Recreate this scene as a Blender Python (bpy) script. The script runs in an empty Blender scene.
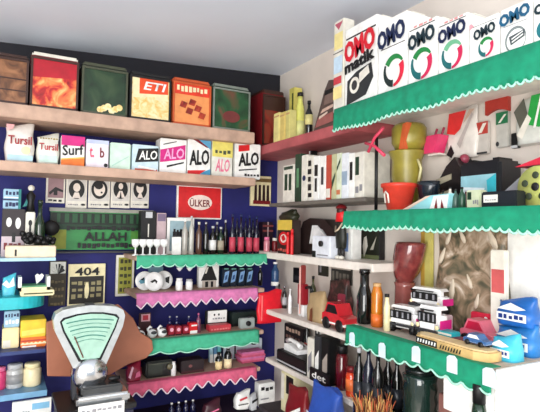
import bpy, bmesh, math, random
from mathutils import Vector, Matrix
random.seed(7)
PI = math.pi
sc = bpy.context.scene
COL = sc.collection

# ------------------------------------------------------------------ camera
F, CX, CY = 490.0, 270.0, 206.0
vx = Vector((1159-CX, -(242-CY), -F)).normalized()
vy = Vector((0-CX, -(222-CY), -F)).normalized()
vy = (vy - vx*vx.dot(vy)).normalized()
vz = vx.cross(vy)
RW = Matrix((vx, vy, vz))                       # camera -> world
CAM = Vector((-1.36209, -2.38897, 1.5))
cd = bpy.data.cameras.new('camera')
cd.sensor_width = 36; cd.lens = 36*F/540; cd.clip_start = .02
cam = bpy.data.objects.new('camera', cd); COL.objects.link(cam)
cam.matrix_world = Matrix.Translation(CAM) @ RW.to_4x4()
sc.camera = cam
# ------------------------------------------------------------------ world, light, exposure
w = bpy.data.worlds.new('world'); sc.world = w; w.use_nodes = True
bg = w.node_tree.nodes['Background']
bg.inputs[0].default_value = (.86, .93, 1, 1); bg.inputs[1].default_value = .75
def area(name, loc, target, sx, sy, power, col):
    l = bpy.data.lights.new(name, 'AREA'); l.shape = 'RECTANGLE'; l.size = sx; l.size_y = sy
    l.energy = power; l.color = col
    o = bpy.data.objects.new(name, l); COL.objects.link(o); o.location = loc
    o.rotation_euler = (Vector(target)-Vector(loc)).to_track_quat('-Z', 'Y').to_euler()
    return o
area('doorway_daylight', (-2.7, -3.3, 1.25), (0, -1.1, 1.7), 1.5, 2.1, 85, (1, .98, .95))
area('shop_window_daylight', (-.9, -3.6, 1.7), (-.7, 0, 1.4), 1.4, 1.4, 13, (1, .96, .93))
sc.view_settings.view_transform = 'Standard'
sc.view_settings.look = 'None'
sc.view_settings.exposure = .3
sc.view_settings.gamma = 1

# ------------------------------------------------------------------ helpers
def hit(px, py, ax, val):
    d = RW @ Vector((px-CX, -(py-CY), -F)); t = (val-CAM[ax])/d[ax]
    return CAM + d*t
def lin(c):
    return tuple(((v/255)/12.92 if v/255 <= .04045 else ((v/255+.055)/1.055)**2.4) for v in c)
MATS = {}
def mat(c, rough=.5, metal=0, var=.12, scale=30, trans=0, coat=0, name=None, c2=None, contrast=None, bump=0):
    key = (tuple(c), rough, metal, var, scale, trans, coat, c2, bump, contrast)
    if key in MATS: return MATS[key]
    m = bpy.data.materials.new(name or 'surface'); m.use_nodes = True
    nt = m.node_tree; b = nt.nodes['Principled BSDF']
    a = lin(c)
    tc = nt.nodes.new('ShaderNodeTexCoord'); nz = nt.nodes.new('ShaderNodeTexNoise')
    nz.inputs['Scale'].default_value = scale; nz.inputs['Detail'].default_value = 4
    nt.links.new(tc.outputs['Object'], nz.inputs['Vector'])
    rp = nt.nodes.new('ShaderNodeValToRGB'); nt.links.new(nz.outputs['Fac'], rp.inputs['Fac'])
    lo, hi = contrast or (.3, .7)
    rp.color_ramp.elements[0].position = lo; rp.color_ramp.elements[1].position = hi
    if c2:
        rp.color_ramp.elements[0].color = (*a, 1); rp.color_ramp.elements[1].color = (*lin(c2), 1)
    else:
        rp.color_ramp.elements[0].color = (*[max(0, v*(1-var)) for v in a], 1)
        rp.color_ramp.elements[1].color = (*[min(1, v*(1+var)) for v in a], 1)
    nt.links.new(rp.outputs['Color'], b.inputs['Base Color'])
    b.inputs['Roughness'].default_value = rough; b.inputs['Metallic'].default_value = metal
    b.inputs['Transmission Weight'].default_value = trans; b.inputs['Coat Weight'].default_value = coat
    if bump:
        bp = nt.nodes.new('ShaderNodeBump'); bp.inputs['Strength'].default_value = bump; bp.inputs['Distance'].default_value = .01
        nt.links.new(nz.outputs['Fac'], bp.inputs['Height']); nt.links.new(bp.outputs['Normal'], b.inputs['Normal'])
    MATS[key] = m
    return m
def mottled(cols, scale=14, rough=.4, dist=1.5):
    m = bpy.data.materials.new('mottled'); m.use_nodes = True; nt = m.node_tree; b = nt.nodes['Principled BSDF']
    tc = nt.nodes.new('ShaderNodeTexCoord'); nz = nt.nodes.new('ShaderNodeTexNoise')
    nz.inputs['Scale'].default_value = scale; nz.inputs['Detail'].default_value = 3; nz.inputs['Distortion'].default_value = dist
    nt.links.new(tc.outputs['Object'], nz.inputs['Vector'])
    rp = nt.nodes.new('ShaderNodeValToRGB'); el = rp.color_ramp.elements
    n = len(cols)
    for i, c in enumerate(cols):
        p = .3+.4*i/(n-1)
        e = el[i] if i < 2 else el.new(p)
        e.position = p
    for i, c in enumerate(cols):
        sorted(el, key=lambda e: e.position)[i].color = (*lin(c), 1)
    nt.links.new(nz.outputs['Fac'], rp.inputs['Fac']); nt.links.new(rp.outputs['Color'], b.inputs['Base Color'])
    b.inputs['Roughness'].default_value = rough
    return m
def glass(c, rough=.05, trans=.85):
    return mat(c, rough, 0, .05, 10, trans, 0, 'glass')

WHITE = mat((240, 240, 236), .5, name='white_card'); OFF = mat((226, 222, 210), .6, name='off_white')
BLACK = mat((10, 10, 12), .5, name='black'); GLOSSB = mat((8, 8, 10), .15, coat=.5, name='gloss_black')
DGREY = mat((50, 50, 54), .5); GREY = mat((140, 140, 145), .5); LGREY = mat((190, 192, 195), .5)
RED = mat((214, 28, 34), .45, name='red'); DRED = mat((120, 22, 28), .4); PINK = mat((222, 110, 150), .6)
MAG = mat((205, 30, 125), .5); ORANGE = mat((236, 120, 40), .5); YEL = mat((236, 200, 60), .5); CREAM = mat((238, 226, 180), .6)
GREEN = mat((25, 130, 62), .5); DGREEN = mat((20, 56, 36), .45); TEAL = mat((18, 120, 120), .5); MINT = mat((206, 232, 216), .5)
BLUE = mat((32, 70, 170), .5); LBLUE = mat((130, 190, 225), .5); NAVY = mat((20, 34, 82), .5); CYAN = mat((70, 205, 215), .5)
BROWN = mat((120, 66, 40), .5); DBROWN = mat((58, 32, 24), .4); TAN = mat((202, 160, 110), .6); OLIVE = mat((140, 128, 48), .5)
CHROME = mat((205, 208, 212), .18, 1, .05, name='chrome'); WOOD = mat((190, 158, 138), .6, var=.18, scale=18, name='painted_wood')
PINKWOOD = mat((176, 88, 92), .6, var=.2, scale=12, name='pink_painted_wood')
G_DARK = mat((14, 16, 15), .08, coat=.6, name='dark_glass'); G_GREEN = mat((18, 44, 26), .08, coat=.6, name='green_glass')
G_CLEAR = glass((240, 246, 246)); G_AMBER = mat((190, 110, 20), .1, coat=.5, name='amber_glass'); PORC = mat((244, 244, 242), .2, coat=.3, name='porcelain')

class MB:
    def __init__(s): s.bm = bmesh.new(); s.mats = []
    def mi(s, m):
        if m not in s.mats: s.mats.append(m)
        return s.mats.index(m)
    def face(s, pts, m, smooth=False):
        f = s.bm.faces.new([s.bm.verts.new(p) for p in pts]); f.material_index = s.mi(m); f.smooth = smooth
    def box(s, c, d, m, bev=0, M=None):
        n0 = len(s.bm.faces)
        r = bmesh.ops.create_cube(s.bm, size=1)
        bmesh.ops.scale(s.bm, vec=d, verts=r['verts']); 
        vs = r['verts']
        if bev:
            es = list({e for v in vs for e in v.link_edges})
            q = bmesh.ops.bevel(s.bm, geom=es, offset=min(bev, min(d)*.45), segments=2, affect='EDGES')
            vs = list({v for f in q['faces'] for v in f.verts} | {v for v in vs if v.is_valid})
        bmesh.ops.translate(s.bm, vec=c, verts=vs)
        if M: bmesh.ops.transform(s.bm, matrix=M, verts=vs)
        s.bm.faces.ensure_lookup_table(); k = s.mi(m)
        for f in {f for v in vs for f in v.link_faces}: f.material_index = k
        return s
    def prism(s, pts, y0, y1, m, M=None):          # outline in x,z extruded along y
        a = [s.bm.verts.new((p[0], y0, p[1])) for p in pts]; b = [s.bm.verts.new((p[0], y1, p[1])) for p in pts]
        k = s.mi(m); fs = [s.bm.faces.new(a), s.bm.faces.new(b[::-1])]
        n = len(pts)
        for i in range(n): fs.append(s.bm.faces.new((a[i], b[i], b[(i+1) % n], a[(i+1) % n])))
        for f in fs: f.material_index = k
        bmesh.ops.recalc_face_normals(s.bm, faces=fs)
        if M: bmesh.ops.transform(s.bm, matrix=M, verts=a+b)
        return s
    def lathe(s, prof, m, seg=18, c=(0, 0, 0), sx=1, sy=1, M=None):
        rings = []; allv = []
        for r, z in prof:
            if r <= 1e-6: ring = [s.bm.verts.new((c[0], c[1], c[2]+z))]
            else: ring = [s.bm.verts.new((c[0]+sx*r*math.cos(2*PI*i/seg), c[1]+sy*r*math.sin(2*PI*i/seg), c[2]+z)) for i in range(seg)]
            rings.append(ring); allv += ring
        k = s.mi(m); fs = []
        for A, B in zip(rings, rings[1:]):
            for i in range(seg):
                j = (i+1) % seg
                if len(A) == 1 and len(B) == 1: continue
                if len(A) == 1: f = (A[0], B[i], B[j])
                elif len(B) == 1: f = (A[i], A[j], B[0])
                else: f = (A[i], A[j], B[j], B[i])
                f = s.bm.faces.new(f); f.material_index = k; f.smooth = True; fs.append(f)
        bmesh.ops.recalc_face_normals(s.bm, faces=fs)
        if M: bmesh.ops.transform(s.bm, matrix=M, verts=allv)
        return s
    def tube(s, pts, r, m, seg=6):
        pts = [Vector(p) for p in pts]; rings = []
        for i, p in enumerate(pts):
            t = (pts[min(i+1, len(pts)-1)]-pts[max(i-1, 0)]).normalized()
            a = t.orthogonal().normalized() if i == 0 else (a - t*a.dot(t)).normalized()
            b = t.cross(a); rr = r[i] if isinstance(r, (list, tuple)) else r
            rings.append([s.bm.verts.new(p+a*rr*math.cos(2*PI*k/seg)+b*rr*math.sin(2*PI*k/seg)) for k in range(seg)])
        k = s.mi(m); fs = [s.bm.faces.new(rings[0][::-1]), s.bm.faces.new(rings[-1])]
        for A, B in zip(rings, rings[1:]):
            for i in range(seg):
                f = s.bm.faces.new((A[i], A[(i+1) % seg], B[(i+1) % seg], B[i])); f.smooth = True; fs.append(f)
        for f in fs: f.material_index = k
        bmesh.ops.recalc_face_normals(s.bm, faces=fs)
        return s
    def ball(s, c, r, m, sx=1, sy=1, sz=1, seg=12, M=None):
        n = 8; return s.lathe([(r*math.sin(PI*i/n), -r*sz*math.cos(PI*i/n)) for i in range(n+1)], m, seg, c, sx, sy, M)
    def build(s, name, parent=None, loc=(0, 0, 0), rz=0, rx=0, ry=0):
        me = bpy.data.meshes.new(name); s.bm.to_mesh(me); s.bm.free()
        for m in s.mats: me.materials.append(m)
        o = bpy.data.objects.new(name, me); COL.objects.link(o)
        o.location = loc; o.rotation_euler = (rx, ry, rz)
        if parent: o.parent = parent
        return o
def tag(o, label, cat, group=None, kind=None):
    o['label'] = label; o['category'] = cat
    if group: o['group'] = group
    if kind: o['kind'] = kind
    return o
def thing(name, label, cat, loc=(0, 0, 0), rz=0, group=None, rx=0, ry=0):
    o = bpy.data.objects.new(name, None); COL.objects.link(o); o.location = loc; o.rotation_euler = (rx, ry, rz)
    o.empty_display_size = .05
    return tag(o, label, cat, group)
def struct(o): o['kind'] = 'structure'; return o
def dup(root, label=None, loc=None, rz=None):
    r = root.copy(); COL.objects.link(r)
    for ch in root.children:
        c = ch.copy(); COL.objects.link(c); c.parent = r
        for g in ch.children:
            d = g.copy(); COL.objects.link(d); d.parent = c
    if label: r['label'] = label
    if loc: r.location = loc
    if rz is not None: r.rotation_euler.z = rz
    return r
def text(body, m, parent, cx, cz, y, wd, ht, shear=0, bold=.02, rot=0, name='lettering', M=None, thick=0):
    cu = bpy.data.curves.new('t', 'FONT'); cu.body = body; cu.shear = shear; cu.offset = bold; cu.resolution_u = 2
    to = bpy.data.objects.new('t', cu); COL.objects.link(to)
    bpy.context.view_layer.update()
    me = bpy.data.meshes.new_from_object(to.evaluated_get(bpy.context.evaluated_depsgraph_get()))
    bpy.data.objects.remove(to); bpy.data.curves.remove(cu)
    xs = [v.co.x for v in me.vertices]; ys = [v.co.y for v in me.vertices]
    x0, x1, y0, y1 = min(xs), max(xs), min(ys), max(ys); cr, sr = math.cos(rot), math.sin(rot)
    for v in me.vertices:
        a = ((v.co.x-x0)/(x1-x0)-.5)*wd; b = ((v.co.y-y0)/(y1-y0)-.5)*ht
        v.co = Vector((cx+a*cr-b*sr, y, cz+a*sr+b*cr))
    if thick:
        b2 = bmesh.new(); b2.from_mesh(me)
        for kk, (dx, dz) in enumerate(((-thick, 0), (thick, 0), (0, thick), (0, -thick), (thick*.7, thick*.7), (-thick*.7, -thick*.7))):
            q = me.copy(); q.transform(Matrix.Translation((dx*wd, -.00012*(kk+1), dz*wd))); b2.from_mesh(q); bpy.data.meshes.remove(q)
        b2.to_mesh(me); b2.free()
    if M: me.transform(M)
    me.materials.append(m); me.name = name
    o = bpy.data.objects.new(name, me); COL.objects.link(o); o.parent = parent
    return o

# placing: pixel extents of the photograph's things turned into real sizes on real shelf planes
def pl(wall, x0, x1, t, front, depth, z=None, b=None):
    xm = (x0+x1)/2; zz = b if b is not None else t+25; ym = (t+zz)/2; ax = 1 if wall == 'b' else 0
    A, B = hit(x0, ym, ax, front), hit(x1, ym, ax, front)
    top = hit(xm, t, ax, front)[2]; zb = z if z is not None else hit(xm, b, ax, front)[2]
    if wall == 'b': return dict(loc=((A[0]+B[0])/2, front+depth/2, zb), w=B[0]-A[0], h=top-zb, d=depth, rz=0)
    return dict(loc=(front+depth/2, (A[1]+B[1])/2, zb), w=A[1]-B[1], h=top-zb, d=depth, rz=-PI/2)
E_ = .0007
def decal(mb, decals, w, h, y):
    for i, d in enumerate(decals):
        yy = y-E_*(i+1); k, m = d[0], d[1]
        X = lambda u: (u-.5)*w
        if k == 'rect': _, _, u0, v0, u1, v1 = d; pts = [(X(u0), v0*h), (X(u1), v0*h), (X(u1), v1*h), (X(u0), v1*h)]
        elif k == 'poly': pts = [(X(u), v*h) for u, v in d[2]]
        elif k == 'disc': _, _, u, v, ru, rv = d; pts = [(X(u)+ru*w*math.cos(2*PI*j/22), v*h+rv*h*math.sin(2*PI*j/22)) for j in range(22)]
        elif k == 'arc':
            _, _, u, v, ro, ri, a0, a1 = d[:8]; n = 10; a0 *= PI/180; a1 *= PI/180
            for j in range(n):
                A, B = a0+(a1-a0)*j/n, a0+(a1-a0)*(j+1)/n
                # crescent: thick in the middle, pointed at its leading tip
                ta, tb = (j/n), ((j+1)/n)
                ra, rb = ro-(ro-ri)*(.3+.75*ta*(1-.3*ta)), ro-(ro-ri)*(.3+.75*tb*(1-.3*tb))
                q = [(ra, A), (ro, A), (ro, B), (rb, B)]
                mb.face([(X(u)+r*w*math.cos(g), yy, v*h+r*w*1.12*math.sin(g)) for r, g in q][::-1], m)
            continue
        elif k == 'marks':      # a row of illegible printed marks
            _, _, u0, v0, u1, v1, n = d
            for j in range(n):
                a = u0+(u1-u0)*(j+random.uniform(.05, .2))/n; b = u0+(u1-u0)*(j+random.uniform(.7, .95))/n
                lo, hi = v0+(v1-v0)*random.uniform(0, .3), v1-(v1-v0)*random.uniform(0, .3)
                mb.face([(X(a), yy, lo*h), (X(b), yy, lo*h), (X(b), yy, hi*h), (X(a), yy, hi*h)], m)
            continue
        mb.face([(p[0], yy, p[1]) for p in pts], m)
def carton(P, name, label, cat, base, decals=(), texts=(), group=None, bev=.003, part='carton', turn=0, rx=0, extra=None):
    t = thing(name, label, cat, P['loc'], P['rz']+turn, group, rx)
    mb = MB(); mb.box((0, 0, P['h']/2), (P['w'], P['d'], P['h']), base, bev)
    decal(mb, decals, P['w'], P['h'], -P['d']/2)
    if extra: extra(mb, P)
    mb.build(part, t)
    for q in texts:
        s, m, u, v, tw, th = q[:6]; sh = q[6] if len(q) > 6 else 0; ro = q[7] if len(q) > 7 else 0; bo = q[8] if len(q) > 8 else .02
        text(s, m, t, (u-.5)*P['w'], v*P['h'], -P['d']/2-E_*(len(decals)+2), tw*P['w'], th*P['h'], sh, min(bo, .02), ro, thick=max(0, bo-.02))
    return t
def simple(P, name, label, cat, base, decals=(), group=None, bev=.003, turn=0, rx=0):
    mb = MB(); mb.box((0, 0, P['h']/2), (P['w'], P['d'], P['h']), base, bev); decal(mb, decals, P['w'], P['h'], -P['d']/2)
    o = mb.build(name, None, P['loc'], P['rz']+turn, rx); return tag(o, label, cat, group)
def framed(P, name, label, cat, fm, pic, decals=(), texts=(), group=None, fw=.01, rx=0):
    t = thing(name, label, cat, P['loc'], P['rz'], group, rx); w, h, d = P['w'], P['h'], P['d']
    mb = MB()
    for c, s in (((0, 0, fw/2), (w, d, fw)), ((0, 0, h-fw/2), (w, d, fw)), ((-w/2+fw/2, 0, h/2), (fw, d, h-2*fw)), ((w/2-fw/2, 0, h/2), (fw, d, h-2*fw))): mb.box(c, s, fm)
    mb.build('frame', t)
    mb = MB(); mb.box((0, d*.1, h/2), (w-2*fw+.001, d*.6, h-2*fw+.001), pic); 
    decal(mb, decals, w-2*fw, h, -d*.2); mb.build('picture', t)
    for q in texts:
        s, m, u, v, tw, th = q[:6]; sh = q[6] if len(q) > 6 else 0
        text(s, m, t, (u-.5)*w, v*h, -d*.2-E_*(len(decals)+2), tw*w, th*h, sh)
    return t
def bottle(loc, r, h, label, body=G_DARK, cap=BLACK, lab=None, lr=(.15, .5), neck=.34, group=None, name='bottle', shoulder=.62, cat='bottle', lean=0):
    t = thing(name, label, cat, loc, random.uniform(-.4, .4), group, 0, lean)
    n = r*neck; ch = h*.08
    MB().lathe([(0, 0), (r*.92, 0), (r, h*.02), (r, h*shoulder), (r*.85, h*(shoulder+.07)), (n*1.1, h*(shoulder+.17)), (n, h*(shoulder+.2)), (n, h-ch), (0, h-ch)], body, 16).build('bottle_body', t)
    MB().lathe([(0, h-ch), (n*1.2, h-ch), (n*1.2, h), (0, h)], cap, 12).build('cap', t)
    if lab: MB().lathe([(r*1.005, h*lr[0]), (r*1.02, h*lr[0]), (r*1.02, h*lr[1]), (r*1.005, h*lr[1])], lab, 16).build('paper_label', t)
    return t
def jar(loc, r, h, label, body, lid, lab=None, group=None, name='jar', cat='jar'):
    t = thing(name, label, cat, loc, 0, group)
    MB().lathe([(0, 0), (r*.9, 0), (r, h*.06), (r, h*.72), (r*.8, h*.82), (0, h*.82)], body, 16).build('jar_body', t)
    MB().lathe([(0, h*.82), (r*.86, h*.82), (r*.86, h*.97), (r*.8, h), (0, h)], lid, 16).build('lid', t)
    if lab: MB().lathe([(r*1.004, h*.2), (r*1.02, h*.2), (r*1.02, h*.6), (r*1.004, h*.6)], lab, 16).build('paper_label', t)
    return t
def sack(P, name, label, cat, base, decals=(), texts=(), group=None, lean=0, rx=0, pinch=.2):
    t = thing(name, label, cat, P['loc'], P['rz'], group, rx, lean); w, h, d = P['w'], P['h'], P['d']; mb = MB(); k = mb.mi(base)
    n, m = 10, 24; rings = []
    for i in range(n+1):
        v = i/n; ww = w/2*(1-.06*math.sin(v*9+1)-.04*v); dd = d/2*(pinch+(1-pinch)*math.sin(PI*min(1, .18+v*.8))**.7) if v > .5 else d/2
        ring = []
        for j in range(m):
            a = 2*PI*j/m; cx_, sy_ = math.cos(a), math.sin(a)
            x = ww*math.copysign(abs(cx_)**.45, cx_); y = dd*math.copysign(abs(sy_)**.6, sy_)
            ring.append(mb.bm.verts.new((x, y+.003*math.sin(7*v+x*60), v*h+(.012*math.sin(x*40) if i == n else 0))))
        rings.append(ring)
    for A, B in zip(rings, rings[1:]):
        for j in range(m):
            f = mb.bm.faces.new((A[j], A[(j+1) % m], B[(j+1) % m], B[j])); f.smooth = True; f.material_index = k
    mb.bm.faces.new(rings[0][::-1]).material_index = k; mb.bm.faces.new(rings[-1]).material_index = k
    decal(mb, decals, w, h, -d/2-.003); mb.build('bag', t)
    for q in texts:
        s, tm, u, v, tw, th = q[:6]; sh = q[6] if len(q) > 6 else 0; ro = q[7] if len(q) > 7 else 0
        text(s, tm, t, (u-.5)*w, v*h, -d/2-.004-E_*len(decals), tw*w, th*h, sh, .02, ro)
    return t
def hb(px, y, z): p = hit(px, 230, 1, y); return (p[0], y, z)            # a spot on a shelf of the back wall
def hr(px, py, x, z): p = hit(px, py, 0, x); return (x, p[1], z)          # a spot on a shelf of the right wall
def hgt(wall, px, t, front, z): return hit(px, t, 1 if wall == 'b' else 0, front)[2]-z

# ------------------------------------------------------------------ the room
NAVYWALL = mat((26, 28, 104), .7, var=.25, scale=5, name='navy_wall_paint'); CREAMWALL = mat((226, 216, 206), .8, var=.06, scale=6, name='cream_wall_paint')
CEIL = mat((230, 238, 252), .85, var=.04, scale=2, name='ceiling_paint')
struct(MB().box((-1.3, .05, 1.25), (3.0, .1, 2.5), NAVYWALL).build('wall_back'))
struct(MB().box((.05, -1.35, 1.25), (.1, 2.9, 2.5), CREAMWALL).build('wall_right'))
FL = mat((206, 196, 184), .7, var=.2, scale=8, name='floor_tiles')
struct(MB().box((-1.6, -2.2, -.03), (3.4, 4.6, .06), FL).build('floor'))
struct(MB().box((-1.25, -.006, 2.2), (2.5, .012, .48), mat((20, 20, 30), .7)).build('tin_gap_shade'))  # shade of the gap behind and above the tins, painted as a near-black strip
mb = MB()      # the ceiling sags a little towards the left
Z = lambda X: 2.355+.06*X
pts = [(.1, Z(.1)), (-3.3, Z(-3.3)), (-3.3, 2.62), (.1, 2.62)]
mb.prism(pts, .1, -4.5, CEIL); struct(mb.build('ceiling'))
struct(MB().box((-2.85, -.9, 1.2), (.1, 1.8, 2.4), CREAMWALL).build('wall_left'))

# ------------------------------------------------------------------ shelves and their cloths
def shelf(label, x0, x1, y0, y1, z, th, m, name='shelf'):
    o = MB().box(((x0+x1)/2, (y0+y1)/2, z-th/2), (abs(x1-x0), abs(y1-y0), th), m, .003).build(name)
    return tag(o, label, 'shelf')
CG = mat((8, 138, 102), .8, var=.16, scale=40, name='green_cloth'); CG2 = mat((66, 172, 134), .8, var=.14, scale=40, name='pale_green_cloth')
CP = mat((206, 118, 168), .8, var=.18, scale=40, name='pink_cloth'); CP2 = mat((206, 90, 122), .8, var=.18, scale=40, name='rose_cloth')
def cloth(label, wall, a0, a1, front, z, drop, m, style, step, lace, amp):
    # wall 'b': runs along x; wall 'r': runs along -y.  local frame: x along the edge, front is -y
    L = abs(a1-a0)
    loc = ((a0+a1)/2, front, z) if wall == 'b' else (front, (a0+a1)/2, z)
    t = thing('shelf_cloth', label, 'cloth', loc, 0 if wall == 'b' else -PI/2)
    mb = MB(); k = mb.mi(m); lm = MB()
    n = max(8, int(L/step*8)); cols = []; hem = []
    for i in range(n+1):
        x = -L/2+L*i/n; ph = (x/step) % 1
        c = (1-abs(2*ph-1)) if style == 'zig' else math.sin(PI*ph)**.6
        bot = -drop+amp*(1-c)+.004*math.sin(x*23)
        rip = .0008*math.sin(x*55)+.0005*math.sin(x*131)
        cols.append([mb.bm.verts.new(p) for p in ((x, .03, .002), (x, -.003, .002), (x, -.006+rip, -(drop-amp)*.5), (x, -.007+rip, -(drop-amp)*.93), (x, -.007+rip*1.5, bot))])
        hem.append((x, -.009+rip*1.5, bot))
    for A, B in zip(cols, cols[1:]):
        for j in range(4):
            f = mb.bm.faces.new((A[j], A[j+1], B[j+1], B[j])); f.material_index = k; f.smooth = j > 0
    o = mb.build('cloth_sheet', t); s = o.modifiers.new('thickness', 'SOLIDIFY'); s.thickness = .0015; s.offset = 0
    if lace: lm.tube(hem, .0032, lace, 4).build('lace_edge', o)
    return t
LACE = mat((232, 214, 226), .8, name='lace'); LACEG = mat((170, 226, 205), .8, name='green_lace')
S1, S2, S4, S5, S6, S7 = 1.962, 1.737, 1.362, 1.197, .993, .815
shelf('beige wooden shelf under the biscuit tins, highest on the blue wall', -2.3, -.275, -.25, 0, S1, .055, WOOD)
shelf('beige wooden shelf carrying the row of washing powder packs', -2.3, -.265, -.25, 0, S2, .038, WOOD)
shelf('wooden shelf board carrying the goblets and dark bottles', -.84, -.205, -.25, 0, S4, .02, WOOD)
shelf('wooden shelf board carrying white plates and blue packs', -.835, -.205, -.25, 0, S5, .02, WOOD)
shelf('wooden shelf board carrying the white swan ornaments', -.86, -.205, -.25, 0, S6, .02, WOOD)
shelf('lowest wooden shelf board on blue wall, under the black radio', -.86, -.22, -.25, 0, S7, .02, WOOD)
cloth('pale green scalloped cloth hanging under the goblets and dark bottles', 'b', -.838, -.2, -.252, S4, .05, CG2, 'scal', .05, LACEG, .014)
cloth('pink zigzag lace cloth hanging under the white plates', 'b', -.834, -.245, -.252, S5, .062, CP, 'zig', .05, LACE, .026)
cloth('pale green scalloped cloth hanging under the white swan ornaments', 'b', -.858, -.235, -.252, S6, .062, CG2, 'scal', .09, LACEG, .014)
cloth('rose pink zigzag lace cloth under the black radio, lowest on the blue wall', 'b', -.858, -.245, -.252, S7, .06, CP2, 'zig', .055, LACE, .03)
R1, R2, R3, R4, R5 = 1.913, 1.614, 1.374, 1.094, .862
RW_ = mat((236, 228, 218), .5, var=.08, name='white_shelf_paint')
shelf('pink painted shelf under the yellow bottles beside the ceiling corner', -.2, 0, -.935, 0, R1, .045, PINKWOOD)
shelf('narrow grey-edged shelf carrying the row of upright books', -.2, 0, -1.0, -.27, R2, .016, mat((110, 104, 96), .6))
shelf('white shelf in the corner under the puppet doll', -.2, 0, -1.04, -.02, R3, .03, RW_)
shelf('white shelf under the red toy car in the corner', -.2, 0, -1.0, -.26, R4, .022, RW_)
shelf('lowest white shelf in the corner under the black tray', -.2, 0, -1.0, -.26, R5, .022, RW_)
tag(MB().box((-.1, -.62, (R4-.022+R5)/2), (.03, .03, R4-.022-R5), RW_, .002).build('shelf_post'), 'white square post between the two lowest corner shelves', 'post')
N1, N2, N3 = 1.93, 1.556, 1.165
shelf('board under the row of white detergent boxes near the ceiling', -.3, 0, -2.0, -.94, N1, .02, RW_)
shelf('board under the olive vases and black toys on the cream wall', -.3, 0, -2.0, -1.045, N2, .02, RW_)
shelf('lower right shelf board carrying the toy vans and wooden boat', -.3, 0, -1.6, -1.045, N3, .02, mat((190, 176, 162), .6))
cloth('bright green lace edged cloth hanging under the white detergent boxes', 'r', -.945, -2.0, -.302, N1, .085, CG, 'scal', .022, LACEG, .012)
cloth('bright green lace edged cloth hanging under the olive vases', 'r', -1.01, -2.0, -.302, N2, .06, CG, 'scal', .024, LACEG, .009)
cloth('bright green scalloped cloth with white price tags under the toy vans', 'r', -1.03, -1.6, -.302, N3, .062, CG, 'scal', .05, LACEG, .016)

# ------------------------------------------------------------------ biscuit tins on the top shelf
def tin(x0, x1, t, label, body, frame, pic, decals, texts=(), lid=None, z=S1, front=-.225):
    P = pl('b', x0, x1, t, front, .17, z)
    o = thing('biscuit_tin', label, 'tin', P['loc'], 0, 'biscuit tins on the top shelf'); w_, h, d = P['w'], P['h'], P['d']
    MB().box((0, .004, h*.48), (w_, d-.008, h*.96), body, .006).build('tin_body', o)
    MB().box((0, 0, h*.955), (w_*.96, d*.94, h*.09), lid or frame, .006).build('lid', o)
    mb = MB(); fw = .008; y = -d/2
    for c, s in (((0, y, fw/2+.004), (w_, .01, fw)), ((0, y, h*.9-fw/2), (w_, .01, fw)), ((-w_/2+fw/2, y, h*.45), (fw, .01, h*.9-2*fw)), ((w_/2-fw/2, y, h*.45), (fw, .01, h*.9-2*fw))): mb.box(c, s, frame)
    mb.build('window_frame', o)
    mb = MB(); mb.box((0, y+.003, h*.45), (w_-2*fw, .006, h*.9-2*fw), pic); decal(mb, decals, w_-2*fw, h*.9, y); mb.build('front_panel', o)
    for q in texts: text(q[0], q[1], o, (q[2]-.5)*w_, q[3]*h, y-E_*(len(decals)+2), q[4]*w_, q[5]*h, q[6] if len(q) > 6 else 0)
    return o
m_brown = mottled([(60, 36, 24), (120, 78, 50), (160, 110, 74)], 12); m_red = mottled([(110, 16, 22), (196, 40, 40), (240, 130, 70), (250, 200, 130)], 14)
m_green = mottled([(22, 40, 26), (34, 62, 38), (60, 80, 52)], 8); m_gr2 = mottled([(24, 48, 30), (36, 84, 50), (120, 60, 50)], 7)
m_choc = mottled([(90, 30, 20), (150, 40, 30), (190, 70, 40)], 16); m_bisc = mottled([(226, 180, 90), (240, 214, 150), (246, 230, 190)], 30)
tin(-8, 29, 53, 'brown biscuit tin at the left end of the top shelf', DBROWN, DBROWN, m_brown, [('rect', DBROWN, 0, .3, 1, .33), ('rect', DBROWN, 0, .55, 1, .58)])
tin(31, 79, 54, 'red fronted biscuit tin with a white lid, second from left on top shelf', DRED, DBROWN, m_red, [('poly', mat((176, 20, 40), .4), [(0, .6), (1, .66), (1, .98), (0, .98)])], lid=OFF)
tin(82, 128, 64, 'dark green biscuit tin with pale biscuits at its foot, third from left', mat((30, 40, 26), .4), mat((70, 74, 56), .4), m_green, [('disc', m_bisc, .4+.09*i, .12+.04*(i % 3), .08, .07) for i in range(6)])
tin(130, 171, 73, 'biscuit tin with red lettered banner over golden biscuits in a black frame', BLACK, BLACK, m_bisc, [('rect', CREAM, .03, .5, .97, .97), ('poly', mat((226, 74, 30), .4), [(.2, .6), (.97, .66), (.97, .97), (.2, .97)]), ('poly', m_bisc, [(.04, .06), (.8, .06), (.86, .4), (.6, .56), (.06, .5)])], [('ETI', WHITE, .6, .72, .56, .17, .2)])
tin(173, 211, 79, 'orange biscuit tin printed with chocolate pieces', mat((196, 84, 40), .4), mat((196, 84, 40), .4), mat((234, 150, 88), .4), [('rect', mat((222, 60, 36), .4), 0, .72, 1, .98), ('marks', CREAM, .05, .78, .95, .93, 8)] + [('poly', m_choc, [(u-.11, v-.05), (u+.06, v-.08), (u+.12, v+.05), (u-.05, v+.09)]) for u, v in ((.25, .48), (.5, .55), (.42, .34), (.66, .42), (.78, .26))])
tin(213, 250, 85, 'dark green biscuit tin with a pale silver frame', DGREEN, mat((150, 160, 150), .3, .6), m_gr2, [('disc', mat((110, 46, 44), .5), .5, .34, .25, .14)])
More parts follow.
